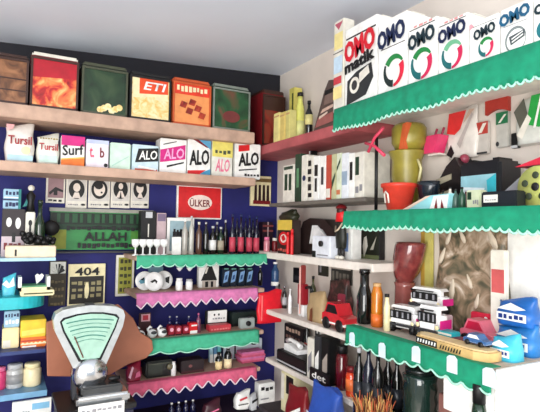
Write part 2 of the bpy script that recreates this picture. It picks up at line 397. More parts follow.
tin(263, 285, 90, 'dark red biscuit tin in the corner beside the yellow books', DRED, DBROWN, mottled([(60, 16, 14), (140, 44, 30), (110, 60, 40)], 8), [('rect', DBROWN, 0, .7, 1, .97)], z=R1+.001, front=-.19)

# ------------------------------------------------------------------ washing powder row
zf = -.2
GP = 'washing powder packs on the second shelf'
P = pl('b', 5, 35, 124, zf, .09, S2)
sack(P, 'washing_powder_bag', 'large white washing powder bag at the left end of its shelf', 'washing powder', mat((236, 232, 226), .35), [('poly', mat((236, 170, 170), .4), [(.05, .8), (.25, .86), (.3, .97), (.03, .97)]), ('rect', mat((180, 214, 226), .4), .1, .06, .95, .2), ('disc', mat((246, 226, 176), .4), .7, .33, .16, .1)], [('Tursil', mat((160, 40, 44), .5), .5, .58, .8, .22)], GP)
P = pl('b', 37, 60, 134, zf, .08, S2)
sack(P, 'washing_powder_bag', 'small white washing powder bag beside the pink and orange box', 'washing powder', mat((232, 234, 224), .35), [('marks', mat((150, 130, 60), .5), .1, .82, .9, .88, 7), ('rect', mat((200, 226, 216), .4), .1, .08, .9, .3)], [('Tursil', mat((176, 46, 50), .5), .5, .58, .82, .22)], GP)
def pk(x0, x1, t, label, base, decals, texts, turn=0, d=.08, name='washing_powder_box', f=zf):
    return carton(pl('b', x0+.3, x1-.3, t, f, d, S2), name, label, 'washing powder', base, decals, texts, GP, turn=turn)
pk(61, 85, 136, 'pink and white washing powder box with an orange bottom', WHITE, [('rect', MAG, 0, .68, 1, 1), ('poly', ORANGE, [(0, 0), (1, 0), (1, .3), (0, .2)]), ('poly', mat((246, 190, 90), .5), [(0, .2), (1, .3), (1, .34), (0, .24)])], [('Surf', BLACK, .5, .54, .94, .34, .1, .12)])
pk(86, 109, 140, 'white washing powder box with faded red letters', mat((236, 226, 236), .5), [('rect', mat((190, 200, 234), .5), 0, .86, 1, 1), ('disc', BLACK, .88, .12, .09, .07)], [('t.', mat((224, 90, 120), .5), .24, .55, .2, .36), ('b', DRED, .7, .56, .2, .36)])
pk(110, 131, 143, 'plain pale mint washing powder box with no lettering', MINT, [('poly', mat((176, 214, 200), .5), [(.1, .1), (.9, .5), (.9, .54), (.1, .16)])], [])
pk(132, 159, 145, 'pale blue washing powder box with outlined white letters', mat((200, 222, 232), .5), [('poly', BLACK, [(.1, .32), (.98, .42), (.98, .92), (.22, .84)]), ('rect', mat((200, 80, 60), .5), .1, .03, .95, .1), ('poly', WHITE, [(.2, .14), (.9, .06), (.9, .12), (.25, .22)])], [('ALO', WHITE, .58, .62, .72, .34, .2, .08)])
pk(160, 187, 139, 'white washing powder box with a magenta letter panel', WHITE, [('poly', MAG, [(0, .3), (.95, .44), (.95, .86), (0, .66)]), ('poly', BLACK, [(.25, .16), (.9, .32), (.9, .36), (.25, .22)]), ('poly', BLACK, [(.1, .8), (.6, .92), (.6, .94), (.1, .83)])], [('ALO', mat((240, 170, 214), .5), .5, .57, .8, .3, .2, .12)])
pk(187.6, 211, 140, 'white washing powder box with a red and blue arrow edge', WHITE, [('poly', mat((70, 150, 190), .5), [(.3, 0), (1, .2), (1, 0)]), ('poly', RED, [(0, 0), (.45, 0), (.8, .16), (0, .12)]), ('poly', mat((90, 160, 200), .5), [(.4, 1), (1, .75), (1, 1)]), ('poly', DRED, [(.2, 1), (.45, 1), (.9, .8), (.8, .8)])], [('ALO', BLACK, .48, .5, .88, .42, .2, .1, .03)])
pk(212, 233, 141, 'pale yellow and white washing powder box with pink letters', mat((226, 226, 216), .5), [('rect', mat((226, 214, 110), .5), 0, .55, 1, 1), ('marks', mat((70, 80, 60), .5), .1, .62, .9, .76, 4)], [('ALO', mat((226, 120, 150), .5), .5, .32, .7, .36, .2)])
pk(235, 261, 143.5, 'white washing powder box with a red tag above slanted black letters', WHITE, [('poly', RED, [(.12, .74), (.55, .8), (.55, .97), (.12, .92)]), ('poly', BLACK, [(.14, .2), (.85, .28), (.85, .31), (.14, .24)]), ('marks', BLACK, .35, .07, .95, .15, 5)], [('ALO', BLACK, .5, .55, .82, .36, .2, .14, .03)])

# ------------------------------------------------------------------ boards hanging on the blue wall, left
WG = 'portrait cards in a row above the green sign'
def card(x0, x1, label, decals):
    P = pl('b', x0, x1, 177, -.012, .01, None, 208 if x0 > 60 else 203); return simple(P, 'portrait_card', label, 'card', OFF, decals, WG, .001)
SK = mat((226, 214, 204), .6); PG = mat((150, 120, 124), .6)
card(46, 65, 'pinkish picture card with no portrait oval, leftmost of the card row', [('rect', PG, .1, .2, .92, .95), ('poly', BLACK, [(.15, .4), (.5, .62), (.9, .5), (.9, .42), (.5, .5), (.2, .3)]), ('rect', BLACK, .4, .3, .6, .55), ('marks', BLACK, .1, .05, .9, .14, 3)])
def portrait(a, b, label, q):
    base = [('rect', mat((206, 202, 196), .6), .06, .22, .94, .95), ('disc', BLACK, .5, .6, .38, .31)]
    f = [[('disc', SK, .5, .66, .17, .14), ('poly', SK, [(.3, .32), (.7, .32), (.6, .5), (.4, .5)])],
         [('disc', SK, .5, .6, .26, .22), ('disc', BLACK, .46, .72, .2, .12), ('disc', BLACK, .6, .5, .05, .03)],
         [('disc', SK, .5, .7, .12, .1), ('poly', SK, [(.26, .33), (.74, .33), (.58, .55), (.42, .55)]), ('poly', BLACK, [(.44, .32), (.56, .32), (.5, .55)])],
         [('disc', SK, .48, .64, .2, .17), ('disc', BLACK, .5, .76, .22, .09), ('poly', SK, [(.34, .32), (.66, .32), (.56, .48), (.44, .48)])]][q]
    return card(a, b, label, base+f+[('marks', GREY, .1, .08, .6, .13, 5), ('disc', BLACK, .82, .11, .11, .035)])
portrait(66, 87, 'portrait card of a bald figure with dark oval, second from left', 0); portrait(88.5, 110, 'portrait card with a large tilted pale face, middle of the row', 1)
portrait(111, 130, 'portrait card of a figure in open collared black coat', 2); portrait(131, 149, 'rightmost portrait card, pale face under a dark cap', 3)
P = pl('b', 50, 152, 209, -.03, .026, None, 253)
t = thing('green_sign', 'long green sign with black lettering below the portrait cards', 'sign', P['loc']); w_, h, d = P['w'], P['h'], P['d']
MB().box((0, 0, h-.008), (w_+.01, d, .016), mat((150, 150, 140), .4)).box((0, 0, .004), (w_+.01, d, .008), DGREY).build('frame', t)
mb = MB(); mb.box((0, .003, h/2), (w_, d*.6, h-.03), mat((48, 136, 70), .45))
decal(mb, [('rect', mat((12, 30, 18), .5), 0, .62, 1, .9), ('rect', mat((140, 148, 40), .5), .02, .1, .15, .52), ('rect', mat((70, 130, 44), .5), .78, .08, .98, .5), ('rect', mat((20, 60, 34), .5), .01, .53, .99, .64)] +
      [('rect', mat((30, 80, 46), .5), .06+.07*i, .68, .09+.07*i+.01*(i % 3), .88) for i in range(13)] + [('marks', BLACK, .14, .5, .92, .62, 16), ('marks', BLACK, .25, .1, .8, .24, 12)], w_, h, -d*.3+.003)
mb.build('sign_panel', t)
text('ALLAH', BLACK, t, .02*w_, .375*h, -d*.3-.015, .42*w_, .2*h, 0, .03)
P = pl('b', 177, 222, 186, -.02, .018, None, 219)
carton(P, 'shop_sign', 'red sign with a white border and a white oval, on the blue wall', 'sign', WHITE, [('rect', RED, .03, .04, .97, .96), ('disc', mat((246, 226, 216), .5), .5, .5, .27, .23)], [('ÜLKER', mat((110, 16, 20), .5), .5, .5, .46, .26)], part='sign_panel')
P = pl('b', 251, 271, 176, -.02, .015, None, 206)
simple(P, 'small_poster', 'small cream poster with black and red figures, by the blue corner', 'poster', CREAM, [('rect', mat((120, 94, 50), .5), 0, .8, 1, .92)] + [('poly', mat((40, 14, 16), .5), [(.15+.2*i, .08), (.3+.2*i, .08), (.28+.2*i, .7), (.17+.2*i, .7)]) for i in range(4)] + [('rect', DRED, .1, .06, .95, .18)], bev=.001)
P = pl('b', 49, 66, 261, -.02, .014, None, 306)
simple(P, 'plant_poster', 'dark poster of leafy black plant beside the cream battery card', 'poster', mat((60, 52, 40), .6), [('rect', mat((214, 214, 206), .5), .05, .72, .95, .98)] + [('poly', BLACK, [(.5, .7), (.5+.42*math.cos(a), .78+.16*math.sin(a)), (.5+.3*math.cos(a+.3), .8+.14*math.sin(a+.3))]) for a in (0, .6, 1.2, 1.8, 2.4, 3)] + [('marks', mat((110, 96, 64), .5), .1, .5-.16*i, .9, .58-.16*i, 4) for i in range(4)], bev=.001)
P = pl('b', 68, 105, 264, -.02, .014, None, 305)
carton(P, 'battery_card', 'cream display card with large black numerals over rows of small packs', 'display card', CREAM, [('rect', mat((30, 26, 22), .5), .04, .04, .96, .7)] + [('marks', mat((150, 140, 100), .5), .08, .16+.16*i, .92, .28+.16*i, 5) for i in range(3)] + [('disc', CREAM, .5, .36, .06, .2)], [('404', BLACK, .5, .82, .66, .2)], bev=.001, part='card')
P = pl('b', 116, 134, 255, -.02, .014, None, 296)
simple(P, 'hanging_card', 'yellow hanging card of small packets with a white border', 'display card', OFF, [('rect', mat((150, 150, 50), .5), .12, .06, .88, .94)] + [('marks', mat((54, 54, 20), .5), .18, .1+.17*i, .84, .22+.17*i, 3) for i in range(5)], bev=.001)

# ------------------------------------------------------------------ left end shelves
LF = -.26
def lshelf(label, px, z, m, th=.016, round_=False):
    x1 = hit(px, 280, 1, LF)[0]; x0 = -1.75; pts = [(x0, 0), (x1, 0)]
    mb = MB(); pr = [(x0, .0), (x1, .0)] + [(x1-.1+.1*math.sin(a), LF+.1-.1*math.cos(a)) for a in [PI/2*i/8 for i in range(8, -1, -1)]] + [(x0, LF)] if round_ else [(x0, 0), (x1, 0), (x1, LF), (x0, LF)]
    M = Matrix(((1, 0, 0, 0), (0, 0, 1, 0), (0, 1, 0, 0), (0, 0, 0, 1)))
    mb.prism(pr, z-th, z, m, M)
    return tag(mb.build('corner_shelf'), label, 'shelf')
ZL = [hit(30, q, 1, LF)[2] for q in (258, 297, 350, 392)]
lshelf('pale blue shelf under the cream box and black fur hat', 55, ZL[0], mat((170, 208, 226), .5), .012)
lshelf('turquoise shelf with rounded end left of the plant poster', 47, ZL[1], mat((40, 186, 196), .4), .045, True)
lshelf('dark blue shelf under the yellow box at the left edge', 48, ZL[2], mat((36, 54, 110), .5), .014)
lshelf('pale blue shelf under the storage jars, bottom left', 51, ZL[3], mat((110, 160, 196), .4), .022)
BLP = mat((150, 190, 214), .4)
for x0, x1, tt, zz, lab in ((4, 21, 189, None, 'blue and white printed carton on top of the dark cup box'), (4, 24, 208, ZL[0]+.0008, 'black box printed with white cups at the left edge')):
    pass
P = pl('b', 2, 25, 209, -.14, .1, ZL[0]); simple(P, 'cup_box', 'dark box printed with white cups at the left edge', 'box', mat((40, 30, 34), .5), [('rect', mat((206, 190, 196), .5), 0, 0, 1, .42), ('disc', WHITE, .3, .72, .12, .1), ('disc', WHITE, .7, .7, .12, .12), ('rect', BLACK, .45, .3, .6, .5), ('marks', DRED, .1, .1, .9, .3, 4)])
zc = P['loc'][2]+P['h']
P = pl('b', 3, 21, 189, -.13, .08, zc+.0005); simple(P, 'blue_carton', 'blue and white printed carton stacked on the dark cup box', 'box', BLP, [('rect', WHITE, .05, .55, .95, .6), ('rect', NAVY, 0, .42, 1, .5), ('marks', NAVY, .1, .65, .9, .9, 4), ('marks', NAVY, .1, .1, .9, .35, 4), ('rect', TEAL, .85, 0, 1, 1)])
P = pl('b', 25.5, 35, 212, -.15, .05, ZL[0]); simple(P, 'white_carton', 'narrow white carton between the cup box and tall green bottle', 'box', OFF, [('disc', BLACK, .5, .75, .2, .07), ('rect', BLACK, .4, .5, .6, .7)])
zc = P['loc'][2]+P['h']
t = thing('figurine', 'small dark figurine with a teal cape on the narrow white carton', 'figurine', (P['loc'][0], P['loc'][1], zc))
MB().lathe([(0, 0), (.018, 0), (.012, .04), (.018, .07), (.006, .085), (.006, .09)], BLACK, 12).build('body', t); MB().ball((0, 0, .1), .013, OFF).build('head', t)
MB().prism([(-.03, .02), (-.008, .07), (.0, .03)], .004, .012, TEAL).build('cape', t)
bottle(hb(39.5, -.16, ZL[0]), .02, hgt('b', 39, 200, -.16, ZL[0]), 'tall slim dark green bottle beside the green sign', G_GREEN, G_GREEN, None, shoulder=.55, neck=.4)
P = pl('b', 5, 56, 246, -.25, .08, ZL[0]); P['loc'] = (P['loc'][0], P['loc'][1]+.01, P['loc'][2]); simple(P, 'cream_box', 'long low cream box under the black fur hat', 'box', mat((232, 214, 186), .6), [('rect', BLACK, .18, .15, .22, .7)])
zc = P['loc'][2]+P['h']
mb = MB(); 
for i in range(46):
    u = random.uniform(-1, 1); mb.ball((.06*u, random.uniform(-.02, .02), .012+random.uniform(0, .026)*(1-.5*u)), random.uniform(.008, .013), BLACK, seg=8, M=None)
tag(mb.build('fur_hat', None, (hit(39, 240, 1, -.2)[0], -.2, zc)), 'shaggy black fur hat lying on the long cream box', 'hat')
o = tag(MB().lathe([(0, 0), (.03, 0), (.034, .008), (.03, .016), (0, .018)], BLACK, 20, M=Matrix.Rotation(PI/2, 4, 'X')).build('black_disc', None, (hit(51, 228, 1, -.06)[0], -.06, hit(51, 228, 1, -.06)[2])), 'round black disc hung in front of the green sign', 'disc')
# second left shelf
P = pl('b', 20, 54, 290.5, -.24, .1, ZL[1]); simple(P, 'cream_slab', 'flat cream ring box with a dark groove under the white tray', 'box', CREAM, [('rect', mat((70, 74, 40), .5), .1, .35, .95, .6)])
zc = P['loc'][2]+P['h']
P = pl('b', 18, 50, 277, -.235, .09, zc+.0005); w_, h, d = P['w'], P['h'], P['d']
t = thing('display_tray', 'open white tray with a green lining, left of the plant poster', 'tray', P['loc'])
MB().box((0, 0, .006), (w_, d, .012), CREAM).box((-w_/2+.006, 0, h/2), (.012, d, h), WHITE).box((w_/2-.006, 0, h/2), (.012, d, h), WHITE).build('tray_body', t)
MB().box((0, 0, .015), (w_-.026, d*.96, .006), mat((90, 150, 110), .6)).build('lining', t)
MB().prism([(.01, .02), (.03, .04), (.036, .055), (.028, .062), (.02, .056), (.012, .062), (.004, .055), (.006, .04)], -.01, 0, WHITE).build('heart_ornament', t)
P = pl('b', 2, 16, 276, -.2, .05, ZL[1]); sack(P, 'cyan_packet', 'cyan and white packet on the turquoise shelf at the left edge', 'packet', mat((90, 200, 220), .4), [('poly', WHITE, [(0, .6), (.3, .8), (.5, .6), (.8, .95), (.9, .5), (.4, .4)])])
# third
P = pl('b', 2, 19, 328, -.2, .1, ZL[2]); simple(P, 'cream_carton', 'plain cream carton left of the yellow box', 'box', mat((236, 220, 170), .6), [('rect', OFF, .05, .05, .5, .4)])
zc = P['loc'][2]+P['h']
P2 = pl('b', 4, 19.5, 311, -.19, .06, zc); simple(P2, 'blue_packet', 'blue and white packet stacked on the plain cream carton', 'packet', BLP, [('marks', NAVY, .05, .6, .95, .85, 5), ('marks', WHITE, .05, .2, .95, .5, 4)])
P = pl('b', 20.5, 46, 337, -.22, .12, ZL[2]); simple(P, 'orange_carton', 'orange and white carton with a wavy band under the yellow box', 'box', ORANGE, [('poly', CREAM, [(0, .3)]+[(i/12, .42+.12*(i % 2)) for i in range(13)]+[(1, .3)]), ('rect', mat((190, 60, 40), .5), 0, .6, 1, .75), ('rect', WHITE, .05, .05, .6, .2)])
zc = P['loc'][2]+P['h']
P = pl('b', 20.5, 46, 320, -.225, .12, zc+.0005); simple(P, 'yellow_box', 'yellow box on the orange wavy carton, left of the weighing scale', 'box', mat((232, 196, 50), .5), [('poly', mat((246, 220, 100), .5), [(.05, .1), (.95, .2), (.95, .5), (.05, .4)])])
# fourth
jar(hb(6, -.17, ZL[3]), .022, hgt('b', 6, 366, -.17, ZL[3]), 'pink lidded jar at the bottom left edge', mat((206, 60, 110), .3), PINK)
jar(hb(20.5, -.17, ZL[3]), .032, hgt('b', 20, 363, -.17, ZL[3]), 'clear glass storage jar with grey contents on the pale blue shelf', mat((190, 190, 188), .15, coat=.5), LGREY, mat((150, 150, 150), .4))
jar(hb(37.5, -.17, ZL[3]), .034, hgt('b', 37, 362, -.17, ZL[3]), 'cream ceramic storage jar beside the clear glass jar', mat((238, 222, 180), .3), CREAM)
bx = hit(34, 400, 1, -.2)
P = pl('b', 12, 51, 400, -.2, .012, None, 425); simple(P, 'white_notice', 'white notice sheet with blue print hanging under the storage jar shelf', 'notice', WHITE, [('rect', LBLUE, .5, .6, .95, .85), ('marks', GREY, .05, .5, .45, .6, 6)], bev=.001)

# ------------------------------------------------------------------ weighing scale, its stand, the brown panel behind
YS = -.5
zb = hit(98, 398, 1, YS)[2]
xs = hit(90, 350, 1, YS)[0]
st = thing('counter_stand', 'dark narrow counter stand under the weighing scale', 'stand', (xs, YS+.02, 0))
MB().box((.02, .0, (zb-.02)/2), (.24, .24, zb-.02), mat((24, 26, 52), .6), .004).build('stand_body', st)
MB().box((.02, 0, zb-.01), (.26, .24, .02), BLACK, .003).build('stand_top', st)
P = pl('b', 78, 124, 404, YS-.107, .006, None, 440); simple(P, 'printed_notice', 'white notice with faint grey print on the scale stand', 'notice', WHITE, [('marks', GREY, .05, .8, .95, .9, 8), ('marks', LGREY, .05, .6, .95, .7, 8)], bev=.001)
t = thing('weighing_scale', 'old shop weighing scale with a chrome fan shaped dial', 'scale', (xs, YS, zb))
s = hit(100, 350, 1, YS)[0]-hit(90, 350, 1, YS)[0]; s /= 10        # metres per pixel at the scale
fx = lambda px: (px-90)*s; fz = lambda py: (398-py)*s*1.0
MB().box((fx(101), .0, .018), (52*s, .17, .036), CHROME, .008).box((fx(100), -.01, .05), (40*s, .13, .03), mat((90, 92, 94), .25, .8), .006).build('base', t)
for a in (-.06, .06):
    for b in (-.06, .06): MB().lathe([(0, -.0), (.014, 0), (.014, .012), (0, .012)], BLACK, 10, (a+.03, b, 0)).build('foot', t)
MB().lathe([(0, -.05), (.054, -.05), (.06, -.04), (.06, .03), (.05, .045), (0, .05)], CHROME, 24, M=Matrix.Translation((fx(90), 0, fz(370))) @ Matrix.Rotation(PI/2, 4, 'X')).build('dial_housing', t)
MB().box((fx(90), .01, fz(380)), (.05, .08, .07), mat((120, 122, 126), .25, .9), .006).build('neck', t)
MB().lathe([(0, 0), (.007, 0), (.009, .02), (.007, .04), (0, .04)], BLACK, 10, M=Matrix.Translation((fx(108), -.03, fz(377))) @ Matrix.Rotation(PI/2, 4, 'Y')).build('knob', t)
MB().box((fx(76), .02, fz(384)), (.014, .06, .09), DGREY, .004).build('side_column', t)
def outl(q): return [(fx(a), fz(b)) for a, b in q]
MB().prism(outl([(53, 313), (55, 307), (62, 303), (75, 301), (88, 300), (101, 301), (114, 303), (121, 307), (123, 313), (121, 324), (105, 362), (73, 362), (55, 324)]), -.03, .03, mat((196, 200, 200), .3, .6), None).build('dial_case', t)
rim = outl([(59, 314.5), (62, 310.8), (75, 307.8), (88, 306.8), (101, 307.8), (114, 310.8), (117, 314.5), (114, 324), (100, 356), (78, 356), (62, 324)])
MB().prism(rim, -.032, -.03, GLOSSB).build('dial_rim', t)
mb = MB(); mb.prism(outl([(61, 315), (64, 312.5), (76, 309.5), (88, 308.5), (100, 309.5), (112, 312.5), (115, 315), (112, 324), (98, 354), (80, 354), (64, 324)]), -.034, -.032, mat((158, 196, 178), .6), None); o = mb.build('dial_face', t)
mb = MB()
for i in range(6):
    y0 = 314+4.0*i; hw_ = 23-1.9*i
    mb.tube([(fx(88+hw_*k/6), -.0345, fz(y0+.1*abs(k)**1.8)) for k in range(-6, 7)], .0012 if i % 2 else .0022, mat((40, 120, 108), .5), 4)
mb.build('dial_marks', o)
MB().tube([(fx(73), -.0365, fz(330)), (fx(82), -.0365, fz(352))], .0025, mat((110, 60, 40), .4), 4).build('pointer', t)
MB().box((fx(88), 0, fz(300)), (.03, .04, .008), DGREY, .002).build('top_latch', t)
LEA = mat((160, 98, 72), .5, var=.18, scale=7, name='brown_leather', bump=.1)
yb = -.285
px_ = [(46, 322), (62, 317), (104, 308), (118, 304), (133, 318), (140, 332), (152, 340), (153, 350), (146, 358), (128, 364), (106, 377), (47, 376)]
pts = [(hit(a, b, 1, yb)[0], hit(a, b, 1, yb)[2]) for a, b in px_]
x_, z_ = pts[0][0], pts[-1][1]
t = thing('leather_hide', 'smooth brown hide panel spread on the wall behind the weighing scale', 'hide', (x_, yb, z_))
mb = MB(); mb.prism([(a-x_, b-z_) for a, b in pts], -.006, .006, LEA); o = mb.build('hide', t)
bv = o.modifiers.new('soft', 'BEVEL'); bv.width = .004; bv.segments = 2
for bx_ in (.1, .3): MB().box((bx_, -yb/2, .16), (.02, -yb-.012, .02), WOOD).build('bracket', t)

# ------------------------------------------------------------------ goblets, bottles on the upper green shelf
gob = None
for i, px in enumerate((136, 143.5, 150.5, 157.5, 164.5)):
    h = .072; lab = ['leftmost', 'second', 'middle', 'fourth', 'rightmost'][i]+' white stemmed goblet in the row below the green sign'
    if gob is None:
        gob = thing('goblet', lab, 'goblet', hb(px, -.2, S4), 0, 'white goblets on the upper green shelf')
        MB().lathe([(.0, .036), (.008, .036), (.017, .05), (.018, .072), (.016, .072), (.014, .052), (0, .04)], PORC, 14).build('bowl', gob)
        MB().lathe([(.0035, .008), (.0035, .036), (.002, .036)], PORC, 8).build('stem', gob)
        MB().lathe([(0, 0), (.016, 0), (.016, .003), (.004, .008), (0, .008)], PORC, 14).build('foot', gob)
    else: dup(gob, lab, hb(px, -.2, S4))
def card_on(x0, x1, t_, label, base, decals, z=S4, front=-.1, d=.02, name='picture_card', cat='card'): return simple(pl('b', x0, x1, t_, front, d, z), name, label, cat, base, decals, bev=.001)
card_on(141, 156, 211, 'dark bottle box with pale top behind the goblets', BLACK, [('rect', LGREY, .3, .84, .75, .98), ('rect', OFF, .46, .4, .54, .7)], front=-.12, d=.05, name='bottle_box', cat='box')
card_on(157, 166, 213, 'narrow grey-pink card standing behind the goblets', mat((196, 172, 176), .6), [('rect', mat((120, 104, 130), .5), .05, .8, .95, .98)], front=-.12)
framed(pl('b', 167, 194, 218, -.11, .02, S4), 'framed_picture', 'white framed small dark landscape picture below the red sign', 'picture', WHITE, mat((150, 176, 184), .5), [('rect', DGREY, .15, .45, .9, .62), ('marks', BLACK, .15, .5, .9, .72, 5)], fw=.014)
card_on(172, 181, 237, 'small white paper sheet in front of the white picture frame', WHITE, [], front=-.18, d=.006)
for px, top, r, c, lab, b, cp, lb in (
        (185, 219, .014, 0, 'slim clear bottle standing before the white picture frame', mat((170, 166, 158), .1, coat=.6), WHITE, None),
        (191.5, 216, .013, 0, 'tallest slim clear bottle, right of the white picture frame', mat((180, 178, 170), .1, coat=.6), LGREY, None),
        (199, 222, .015, 0, 'brownish glass bottle with pale streak left of the silver-necked pair', mat((90, 62, 50), .1, coat=.6), OFF, None),
        (206, 222, .015, 0, 'dark bottle with a silver cap directly below the red sign', G_DARK, CHROME, None),
        (213, 226, .017, 0, 'dark bottle with a broad white label below the red sign corner', G_DARK, LGREY, WHITE),
        (221, 227, .016, 0, 'dark green bottle left of the four red labelled bottles', G_GREEN, LGREY, mat((170, 160, 140), .5))):
    bottle(hb(px, -.17, S4), r, hgt('b', px, top, -.17, S4), lab, b, cp, lb, group='bottles on the upper green shelf')
for i, (px, top) in enumerate(((232.5, 214), (241, 214), (249.5, 215), (256.5, 216))):
    bottle(hb(px, -.17, S4), .0155, hgt('b', px, top, -.17, S4), ['first', 'second', 'third', 'fourth'][i]+' from left of four tall dark bottles with red labels', mat((16, 18, 40), .08, coat=.6), NAVY, mat((200, 70, 90), .5), (.06, .42), group='bottles on the upper green shelf', shoulder=.5)
P = pl('b', 262.5, 273, 222, -.1, .05, S4); simple(P, 'tartan_box', 'dark tartan printed box behind the pinkish jar', 'box', mat((40, 20, 34), .5), [('rect', mat((130, 60, 60), .5), 0, .68, 1, .74), ('rect', mat((200, 170, 170), .5), .45, .4, .55, 1), ('rect', mat((130, 60, 60), .5), 0, .84, 1, .9)])
jar(hb(267, -.2, S4), .016, hgt('b', 267, 237, -.2, S4), 'pinkish glass jar standing before the dark tartan box', mat((206, 130, 140), .1, coat=.5), PINK)
jar(hb(275, -.2, S4), .014, hgt('b', 275, 238, -.2, S4), 'dark red jar with pale lid at the blue wall corner', DRED, OFF)

# plates shelf
def plate(px, y, rot, lab, marks):
    t = thing('plate', lab, 'plate', hb(px, y, S5), 0, 'white printed plates', rx=-.16); r = .043
    MB().lathe([(0, -.004), (r*.6, -.004), (r, .006), (r, .009), (r*.62, 0), (0, 0)], PORC, 28, M=Matrix.Translation((0, 0, r)) @ Matrix.Rotation(PI/2, 4, 'X')).build('plate_body', t)
    mb = MB()
    decal(mb, marks, 2*r, 2*r, -.0035); mb.build('plate_print', t)
mk = [('poly', BLACK, [(.3, .5), (.55, .62), (.7, .5), (.62, .36), (.56, .5), (.4, .42)])]
plate(146, -.12, 0, 'left white plate with a dark print, behind the front plate', [('poly', mat((90, 150, 170), .5), [(.2, .5), (.5, .66), (.6, .4), (.3, .34)]), ('poly', BLACK, [(.25, .55), (.5, .7), (.45, .52)])])
plate(165, -.12, 0, 'right white plate with a dark print, behind the front plate', [('poly', BLACK, [(.6, .62), (.85, .7), (.8, .3), (.62, .4)])])
plate(155.5, -.16, 0, 'front white plate with dark strokes, overlapping the two others', mk)
card_on(149, 163, 267, 'small blue label card behind the white plates', mat((120, 160, 180), .5), [('marks', NAVY, .1, .4, .9, .8, 4)], S5, -.05)
jar(hb(180.5, -.18, S5), .0165, hgt('b', 181, 278, -.18, S5), 'left of two small white jars with dark faces by the plates', PORC, PORC, None)
jar(hb(190.5, -.18, S5), .0165, hgt('b', 191, 279, -.18, S5), 'right of two small white jars, beside black cone poster', PORC, LGREY, None)
for i, px in enumerate((180.5, 190.5)):
    o = tag(MB().lathe([(0, 0), (.004, 0), (.014, .012), (.015, .016), (0, .016)], PORC, 12).build('upturned_cup', None, hb(px, -.18, S5+hgt('b', px, 271, -.18, S5))), ['white cup hanging above the left white jar', 'white cup hanging above the right white jar'][i], 'cup', 'small hanging cups')
    o2 = None
P = pl('b', 199, 219, 264, -.13, .03, S5); simple(P, 'cone_poster', 'white card with a black cone shaped figure between jars and blue packs', 'card', WHITE, [('poly', BLACK, [(.1, .3), (.38, .9), (.6, .98), (.9, .3)]), ('poly', OFF, [(.28, .6), (.36, .86), (.46, .86), (.36, .6)]), ('rect', mat((190, 180, 170), .5), .15, 0, .85, .3), ('rect', BLACK, .3, .02, .45, .26), ('rect', BLACK, .58, .02, .7, .26)])
for i, px in enumerate((226, 233.5, 241.5, 249.5)):
    P = pl('b', px-3.6, px+3.6, 268, -.14, .04, S5)
    simple(P, 'blue_pack', ['first', 'second', 'third', 'fourth'][i]+' from left of four dark packs with pale blue slanted print', 'packet', mat((14, 30, 48), .4), [('poly', mat((130, 170, 214), .4), [(.1, .2), (.7, .28), (.95, .85), (.35, .78)]), ('poly', mat((40, 80, 130), .4), [(.3, .35), (.6, .4), (.7, .65), (.4, .6)]), ('rect', mat((120, 190, 170), .4), .2, .93, .8, .98)], 'dark blue packs')
bottle(hb(261, -.15, S5), .012, hgt('b', 261, 266, -.15, S5), 'small black bottle between the blue packs and white-topped bottle', G_DARK, LGREY)
bottle(hb(276, -.19, S5), .02, hgt('b', 276, 262, -.19, S5), 'blue bottle with white shoulders at the corner of the plates shelf', mat((50, 80, 120), .2), PORC, WHITE, (.02, .18), .5)
sack(pl('b', 258.5, 283, 292, -.262, .03, None, 323), 'red_bag', 'bright red plastic bag hanging in the corner under pink cloth', 'bag', mat((226, 30, 46), .35), [('poly', mat((246, 120, 120), .35), [(.1, .1), (.14, .1), (.16, .9), (.1, .9)])])

# swans shelf
sw = None
for i, px in enumerate((132.5, 143, 155, 165)):
    lab = ['leftmost', 'second', 'third', 'rightmost'][i]+' small white swan ornament of the row on the green cloth shelf'
    if sw is None:
        sw = thing('swan_ornament', lab, 'ornament', hb(px, -.2, S6), 0, 'white swan ornaments')
        MB().ball((0, 0, .02), .02, PORC, 1.1, .8, 1).build('body', sw)
        MB().tube([(-.012, 0, .025), (-.02, 0, .042), (-.01, 0, .052), (-.002, 0, .046)], [.008, .006, .006, .004], PORC, 8).build('neck', sw)
        MB().ball((.005, -.014, .026), .011, DGREY, 1.2, .4, .7).build('wing', sw)
    else: dup(sw, lab, hb(px, -.2, S6), random.uniform(-.4, .4))
P = pl('b', 139, 151, 313, -.13, .012, S6); simple(P, 'small_notice', 'small dark framed red and white notice behind the swans', 'sign', mat((60, 14, 22), .5), [('rect', mat((224, 170, 180), .5), .16, .62, .9, .95), ('rect', mat((190, 40, 60), .5), .3, .68, .75, .9)])
for i, px in enumerate((171.5, 178.5, 186)):
    P = pl('b', px-3, px+3, 326, -.19, .04, S6); simple(P, 'red_box', ['dark red box nearest the swans', 'middle dark red box beside the white-banded box', 'dark red box under the middle bottle cap'][i]+' on the green shelf', 'box', mat((150, 20, 44), .5), [('disc', mat((240, 170, 190), .5), .5, .6, .3, .2), ('rect', BLACK, 0, 0, 1, .12)], 'dark red boxes')
P = pl('b', 189.5, 197.5, 323, -.19, .04, S6); simple(P, 'banded_box', 'red box with white bands, right of the dark red boxes', 'box', RED, [('rect', WHITE, .05, .02, .95, .3), ('rect', WHITE, .2, .7, .9, .84)])
for i, px in enumerate((172, 179, 191)):
    bottle(hb(px, -.11, S6), .011, hgt('b', px, 316, -.11, S6), 'slim dark bottle with pale cap behind '+['the red box nearest the swans', 'the middle dark red box', 'the white-banded red box'][i], mat((30, 34, 90), .1, coat=.5), LGREY)
bottle(hb(200.5, -.17, S6), .011, hgt('b', 200, 313, -.17, S6), 'slim bottle with pink neck left of the white calculator sign', mat((120, 60, 90), .1, coat=.5), PINK)
